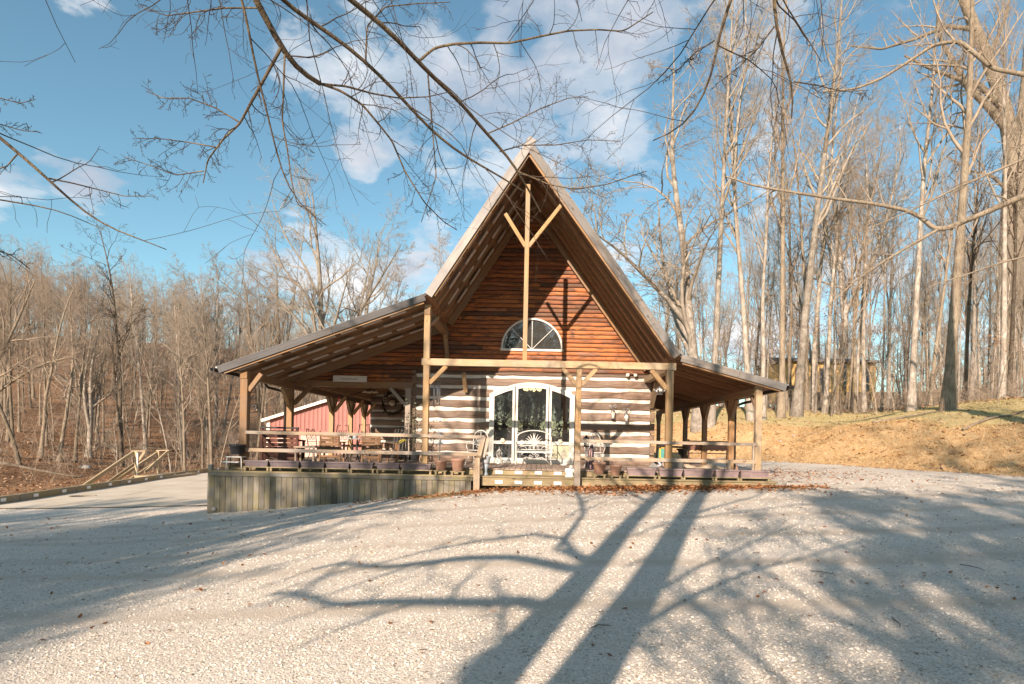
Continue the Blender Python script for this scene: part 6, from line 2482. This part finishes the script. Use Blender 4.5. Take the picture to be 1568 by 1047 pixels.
limbsA = [
    shadow_limb([(905, 874), (878, 872), (850, 866), (814, 857.7), (781, 854), (731, 854), (682, 858), (632, 864), (599, 869), (559, 867), (526, 862), (480, 872)], .10, .035, -3.6),
    shadow_limb([(862, 925), (845, 934), (828, 929), (798, 921), (748, 924), (698, 922), (649, 921), (599, 921), (549, 924), (509, 927), (486, 919), (453, 909), (415, 909)], .10, .035, -3.6),
    shadow_limb([(918, 862), (895, 856), (876, 845), (864, 826), (877, 810), (894, 786), (887, 763), (881, 747)], .07, .035, -3.6),
    shadow_limb([(905, 868), (872, 848), (850, 842), (864, 826), (824, 818), (780, 822), (732, 828), (650, 845), (560, 868)], .05, .02, -3.6),
    shadow_limb([(800, 922), (772, 925), (768, 955), (768, 985), (745, 1000), (700, 1035)], .035, .02, -3.9),
    shadow_limb([(860, 930), (830, 960), (800, 975), (772, 985), (735, 1010), (700, 1040)], .03, .03, -3.6),
    shadow_limb([(526, 862), (500, 880), (465, 905), (440, 915)], .03, .012, -4.0),
    shadow_limb([(798, 921), (770, 912), (758, 895), (752, 885)], .03, .014, -3.9),
]
limbsB = [
    shadow_limb([(985, 918), (1018, 898), (1067, 869), (1112, 851), (1143, 836), (1185, 816), (1230, 800)], .042, .012, -3.45),
    shadow_limb([(965, 965), (991, 954), (1037, 927), (1082, 903), (1128, 884), (1173, 869), (1220, 857), (1290, 835), (1360, 822)], .05, .012, -3.45),
    shadow_limb([(1058, 792), (1079, 781), (1112, 772), (1158, 760), (1203, 739), (1240, 728)], .05, .015, -3.45),
    shadow_limb([(1056, 796), (1079, 790), (1150, 782), (1210, 775), (1290, 765), (1350, 758)], .035, .01, -3.45),
    shadow_limb([(935, 1000), (975, 985), (1000, 1000), (1030, 1030)], .03, .012, -3.45),
    shadow_limb([(960, 868), (1000, 850), (1040, 838)], .025, .012, -3.6),
    shadow_limb([(972, 820), (1000, 808), (1040, 795)], .03, .015, -3.6),
]


def seen_limb(start, pix, d0, d1, w0, w1):
    """a limb from the tree to where it hangs into view: pixel track, distance and thickness"""
    n = len(pix)
    pts, rad = [], []
    for k, (px, py) in enumerate(pix):
        f = k / (n - 1)
        d = d0 + (d1 - d0) * f
        pts.append(at(px, py, d))
        rad.append((w0 + (w1 - w0) * f) * d / F / 2 * .80)
    if start is not None:
        st_ = Vector(start)
        pts = [st_, st_.lerp(pts[0], .5) + Vector((0, 0, .25))] + pts
        rad = [rad[0] * 1.5, rad[0] * 1.25] + rad
    return pts, rad


seenA = [
    seen_limb((-3.15, -3.6, 6.6), [(372, -40), (392, 0), (412, 38), (432, 75), (447, 100), (470, 118), (490, 128)], 6.6, 7.6, 13, 8.5),
    seen_limb(None, [(488, 127), (520, 138), (555, 160), (580, 190), (600, 215), (620, 262), (650, 310), (680, 340), (700, 352)], 7.6, 8.8, 5, 1.6),
    seen_limb(None, [(489, 128), (530, 132), (570, 143), (610, 150), (655, 148), (690, 140)], 7.6, 8.6, 4.5, 1.5),
    seen_limb((-3.1, -3.6, 7.0), [(395, -40), (425, -2), (480, 35), (535, 72), (585, 118), (620, 155), (650, 190), (690, 225), (730, 250), (770, 272), (800, 292)], 6.8, 10.0, 9, 2.6),
    seen_limb((-3.0, -3.6, 7.6), [(480, -45), (525, -10), (570, 25), (610, 60), (640, 95), (670, 125), (700, 150), (725, 180), (745, 205), (775, 235), (795, 265), (815, 300), (828, 325)], 7.0, 10.8, 11, 3),
    seen_limb(None, [(642, 93), (665, 73), (695, 67), (735, 65), (780, 66), (830, 55), (870, 47), (915, 45), (955, 48), (1000, 18)], 9.0, 9.6, 5.5, 2),
    seen_limb(None, [(431, 72), (405, 120), (380, 165), (368, 188), (340, 215), (318, 245), (311, 280)], 7.1, 7.8, 6.5, 1.8),
    seen_limb((-3.1, -3.6, 6.2), [(362, -40), (371, -5), (380, 40), (388, 90), (395, 120), (408, 165), (415, 200), (428, 250), (442, 295), (462, 318), (500, 345)], 6.2, 7.4, 5.5, 1.6),
    seen_limb(None, [(436, 82), (434, 140), (432, 185), (440, 230), (448, 285), (455, 312), (480, 330)], 7.15, 7.6, 4, 1.4),
    seen_limb(None, [(400, 12), (345, 12), (300, 18), (255, 24), (215, 10)], 6.8, 7.2, 3.5, 1.2),
    seen_limb(None, [(368, 188), (330, 165), (290, 150), (250, 150), (225, 140)], 7.5, 7.8, 3, 1.2),
    seen_limb(None, [(330, 225), (290, 218), (245, 212), (205, 212)], 7.7, 7.9, 2.6, 1.1),
    seen_limb(None, [(311, 262), (270, 268), (235, 255), (190, 240)], 7.8, 8.0, 2.4, 1.1),
    seen_limb(None, [(792, 262), (840, 282), (880, 290), (930, 282), (965, 270), (990, 262)], 10.5, 10.8, 3, 1.4),
    seen_limb(None, [(765, 232), (800, 222), (850, 222), (900, 214), (950, 216)], 10.2, 10.6, 2.6, 1.2),
    seen_limb(None, [(745, 205), (780, 190), (830, 165), (870, 150), (900, 148)], 9.8, 10.2, 2.8, 1.2),
    seen_limb(None, [(655, 112), (660, 170), (664, 220), (668, 270), (655, 310), (645, 340)], 9.1, 9.3, 3.2, 1.3),
    seen_limb(None, [(560, 95), (562, 40), (590, 10), (640, 5), (690, 3)], 8.0, 8.2, 3.4, 1.3),
]
seenB = [
    seen_limb((-2.1, -3.4, 6.5), [(1140, -50), (1125, -20), (1112, 20), (1103, 45), (1093, 70), (1097, 95), (1092, 118), (1080, 140), (1068, 165), (1055, 190), (1040, 200), (1000, 215)], 6.0, 7.0, 7, 2),
    seen_limb((-2.0, -3.4, 7.0), [(1183, -50), (1185, -10), (1186, 30), (1192, 65), (1203, 100), (1215, 125), (1218, 160), (1212, 182)], 6.2, 6.8, 7.5, 2.5),
    seen_limb((-2.0, -3.5, 7.4), [(1180, -45), (1195, 0), (1225, 40), (1240, 65), (1258, 95)], 6.3, 6.9, 3.5, 1.4),
    seen_limb(None, [(1186, 40), (1160, 75), (1125, 108), (1095, 130)], 6.4, 6.9, 3, 1.2),
    seen_limb(None, [(1094, 62), (1065, 80), (1040, 105), (1012, 125)], 6.5, 6.9, 3, 1.2),
    seen_limb(None, [(1216, 125), (1250, 130), (1290, 140), (1330, 138)], 6.6, 7.0, 2.6, 1.2),
]
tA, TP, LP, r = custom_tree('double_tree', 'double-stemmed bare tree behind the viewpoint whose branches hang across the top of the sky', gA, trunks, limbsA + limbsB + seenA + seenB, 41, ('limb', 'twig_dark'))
nsh = len(limbsA) + len(limbsB)
sh_l = (LP[0][:nsh], LP[1][:nsh])
se_l = (LP[0][nsh:], LP[1][nsh:])
# twigs on the limbs in view: crooked, drooping
K1 = kids(r, se_l, 15, .10, .98, 30, 75, .27, 11, .10, -.02, .5, .0022, rmax=.009, bend=.11)
K2 = kids(r, K1, 5, .15, .98, 30, 70, .42, 8, .12, -.01, .65, .0019, bend=.2)
K3 = kids(r, K2, 2, .2, 1.0, 25, 60, .45, 5, .15, .0, .8, .0016, bend=.2)
# only the forward ends of the seen limbs carry fine twigs; stems and shadow limbs carry coarser spray
J1 = kids(r, sh_l, 8, .3, 1.0, 25, 65, .22, 6, .2, .03, .6, .006)
J2 = kids(r, J1, 5, .2, 1.0, 25, 60, .5, 4, .2, .03, .7, .005)
S1 = kids(r, (TP[0][1:], TP[1][1:]), 12, .62, .98, 30, 60, .30, 7, .15, .06, .5, .008)
S2 = kids(r, S1, 6, .2, 1.0, 25, 60, .45, 5, .18, .04, .6, .006)
S3 = kids(r, S2, 5, .2, 1.0, 25, 60, .5, 4, .2, .04, .7, .005)
v, q = tubes([(K1[0], K1[1], 5), (K2[0], K2[1], 4), (K3[0], K3[1], 3), (J1[0], J1[1], 4), (J2[0], J2[1], 3), (S1[0], S1[1], 5), (S2[0], S2[1], 4), (S3[0], S3[1], 3)])
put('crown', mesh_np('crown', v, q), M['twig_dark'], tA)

# tree left behind the camera: its branches enter at the left edge
gB = Vector((-9.6, -2.0, Hz(-9.6, -2.0)))
seenL = [
    seen_limb((-9.6, -2.0, 4.4), [(-60, 160), (-20, 195), (30, 235), (75, 275), (100, 300), (130, 325), (165, 350), (205, 362), (255, 382)], 6.4, 7.4, 7, 1.6),
    seen_limb(None, [(75, 273), (110, 280), (150, 290), (190, 300), (238, 300)], 6.9, 7.3, 3.2, 1.2),
    seen_limb(None, [(28, 234), (10, 255), (-20, 262)], 6.7, 6.7, 3, 1.2),
    seen_limb((-9.6, -2.0, 4.0), [(-60, 300), (-10, 302), (40, 314), (85, 318), (120, 335), (160, 352)], 6.6, 7.2, 3.4, 1.2),
    seen_limb(None, [(-40, 380), (-5, 382), (20, 392), (46, 412)], 6.6, 6.8, 3.2, 1.4),
    seen_limb(None, [(-40, 140), (0, 150), (30, 158), (55, 152)], 6.5, 6.7, 2.6, 1.1),
    seen_limb(None, [(-40, 188), (0, 190), (35, 200), (60, 202)], 6.5, 6.7, 2.6, 1.1),
]
trk = [([gB - Vector((0, 0, .3)), gB + Vector((0, 0, 1)), (-9.6, -2.05, 4.2), (-9.5, -2.2, 8), (-9.7, -2.4, 12), (-9.6, -2.5, 15)], [.36, .25, .22, .17, .1, .03])]
tB, TP, LP, r = custom_tree('leftward_tree', 'bare tree behind the viewpoint whose twigs enter the sky at the left edge', gB, trk, seenL, 43, ('limb', 'twig_dark'))
K1 = kids(r, LP, 11, .3, .98, 35, 70, .24, 10, .10, -.02, .5, .0022, rmax=.008, bend=.11)
K2 = kids(r, K1, 3, .2, .98, 30, 70, .45, 5, .26, .0, .7, .0021)
S1 = kids(r, TP, 16, .3, .98, 35, 65, .24, 8, .15, .05, .5, .009)
S2 = kids(r, S1, 7, .2, 1.0, 25, 60, .45, 5, .18, .03, .6, .007)
S3 = kids(r, S2, 6, .2, 1.0, 25, 60, .5, 4, .2, .03, .7, .006)
# keep the crown behind the picture plane: drop branches that would swing in front of the lens
S1k = S1[0][:, -1, 1] + gB.y < 1.0
v, q = tubes([(K1[0], K1[1], 5), (K2[0], K2[1], 4), (S1[0], S1[1], 5), (S2[0], S2[1], 4), (S3[0], S3[1], 3)])
put('crown', mesh_np('crown', v, q), M['twig_dark'], tB)

# tree at the right edge, outside the frame, with one long crooked limb across the hill trees
gC = Vector((at(1640, 500, 20).x, 20, Hz(at(1640, 500, 20).x, 20)))
limD = [seen_limb((gC.x, 20, 8.6), [(1600, 287), (1560, 303), (1520, 320), (1480, 337), (1450, 350), (1430, 352), (1415, 335), (1390, 322), (1340, 312), (1270, 303), (1200, 292), (1150, 283), (1112, 270)], 20, 21, 13, 3),
        seen_limb((gC.x, 20, 12.0), [(1600, 120), (1520, 105), (1470, 62), (1430, 68), (1390, 95), (1350, 120), (1310, 136), (1260, 140)], 20, 22, 9, 3),
        seen_limb(None, [(1435, 352), (1400, 372), (1350, 402), (1310, 430), (1265, 470)], 20.3, 20.5, 6, 2),
        seen_limb((gC.x, 20, 9.5), [(1600, 230), (1540, 255), (1470, 285), (1400, 320), (1330, 350)], 19.6, 19.5, 5, 2),
        seen_limb((gC.x, 20, 7.5), [(1600, 385), (1540, 400), (1480, 420), (1420, 440)], 19.8, 19.5, 4, 1.5)]
tC, TP, LP, r = custom_tree('edge_tree', 'bare tree just outside the right edge stretching a long crooked limb across the hill', gC, [([gC - Vector((0, 0, .3)), gC + Vector((0, 0, 1.5)), gC + Vector((.1, 0, 7)), gC + Vector((0, .2, 13)), gC + Vector((.3, 0, 19))], [.5, .36, .3, .2, .04])], limD, 47, ('bark_tan', 'twig_dark'))
K1 = kids(r, LP, 10, .15, .98, 35, 70, .17, 7, .2, .02, .5, .005, rmax=.03)
K2 = kids(r, K1, 5, .2, .98, 30, 65, .45, 5, .22, .02, .6, .004)
K3 = kids(r, K2, 3, .2, 1, 30, 65, .5, 3, .22, .02, .7, .0035)
v, q = tubes([(K1[0], K1[1], 5), (K2[0], K2[1], 4), (K3[0], K3[1], 3)])
put('crown', mesh_np('crown', v, q), M['twig_tan'], tC)

# huge furrowed oak: stout foot, leaning stem to the left and an upright one beside it
gO = ground_at(1540, 599, 12)
dO = gO.y


def oak_line(pix, w0, w1):
    n = len(pix)
    return [at(px, py, dO + .25 * k) for k, (px, py) in enumerate(pix)], [(w0 + (w1 - w0) * k / (n - 1)) * dO / F / 2 * .92 for k in range(n)]


otr = [oak_line([(1537, 606), (1541, 575), (1545, 500), (1549, 400), (1551, 320), (1553, 250)], 44, 30),
       oak_line([(1553, 268), (1549, 215), (1535, 150), (1515, 95), (1492, 40), (1470, -15), (1445, -80), (1415, -160)], 26, 9),
       oak_line([(1554, 268), (1566, 190), (1574, 110), (1578, 30), (1590, -60), (1600, -150)], 22, 8)]
oli = [oak_line([(1540, 170), (1500, 130), (1465, 120), (1425, 105), (1385, 85)], 11, 3), oak_line([(1548, 205), (1515, 165), (1480, 130), (1460, 95), (1440, 60), (1436, 20)], 14, 4),
       oak_line([(1512, 90), (1535, 40), (1548, -10)], 8, 3), oak_line([(1494, 45), (1450, 40), (1400, 60), (1350, 75), (1300, 70)], 8, 2), oak_line([(1552, 300), (1520, 270), (1490, 262), (1450, 240)], 6, 2),
       oak_line([(1550, 350), (1590, 320), (1630, 300)], 8, 3)]
tO, TP, LP, r = custom_tree('oak_tree', 'huge furrowed oak with a stem leaning left near the right edge', gO, otr, oli, 61, ('bark_oak', 'twig_tan'), group=RG)
K0 = kids(r, (TP[0][1:], TP[1][1:]), 8, .25, .98, 35, 70, .35, 9, .12, .03, .4, .012, rmax=.07, bend=.12)
K1 = kids(r, cat((LP[0][:, ::7][:, :9], LP[1][:, ::7][:, :9]), K0), 8, .2, .98, 30, 65, .38, 7, .15, .03, .55, .008)
K2 = kids(r, K1, 5, .2, .98, 30, 65, .45, 5, .18, .02, .6, .006)
K3 = kids(r, K2, 4, .2, 1, 30, 65, .5, 3, .2, .02, .7, .005)
v, q = tubes([(K0[0], K0[1], 6), (K1[0], K1[1], 5), (K2[0], K2[1], 4), (K3[0], K3[1], 3)])
put('crown', mesh_np('crown', v, q), M['twig_tan'], tO)

# more bare trees behind the viewpoint that dapple the drive with shade
for k, (x, y, key, s, rz) in enumerate(((-12.8, -5.5, 'dense', .8, .3), (-13.4, -9, 'dense', .85, 1.2), (-15.0, -13, 'dense', .95, 2.3), (-17.2, -8.5, 'dense', .95, 4.0), (-19.5, -4.5, 'dense', .85, 2.0), (-15.6, -5.2, 'dense', .8, 5.0), (-16.5, -17, 'dense', 1.0, .7), (-13.4, -12.6, 'dense', .8, 2.9), (-10.9, -9.2, 'dense', .62, 3.4), (-10.2, -6.3, 'dense', .5, .6), (-11.8, -14.4, 'dense', .66, 2.1), (-14.2, -19, 'dense', .9, 1.9), (3.0, -15, 'tall1', .85, 1.3), (6.5, -17, 'tall3', .9, 2.6), (9.5, -11, 'tall0', .85, .4), (13, -14, 'tall2', .9, 3.9), (-21, -10, 'dense', 1.0, 3.1),
                                        (-.6, -8.8, 'dense', .75, 1.0), (2.0, -9.5, 'dense', .8, 2.0), (-.8, -13.5, 'dense', .8, 3.3), (3.6, -13, 'dense', .95, .2), (.4, -17.5, 'dense', 1.0, 2.2), (6.2, -9, 'dense', .85, 4.4), (8.5, -4.5, 'dense', .8, .9),
                                        (11, -9, 'dense', 1.0, 2.5), (13, -2, 'spread1', .8, 5.1), (24, 2, 'tall1', .8, .6), (27, 9, 'tall0', .9, 1.6))):
    tree('yard_tree', 'bare tree standing behind the viewpoint, shading the drive', (x, y, Hz(x, y) - .05), key, s, rz, (0, 0), 'tan', 'bare trees behind the viewpoint')
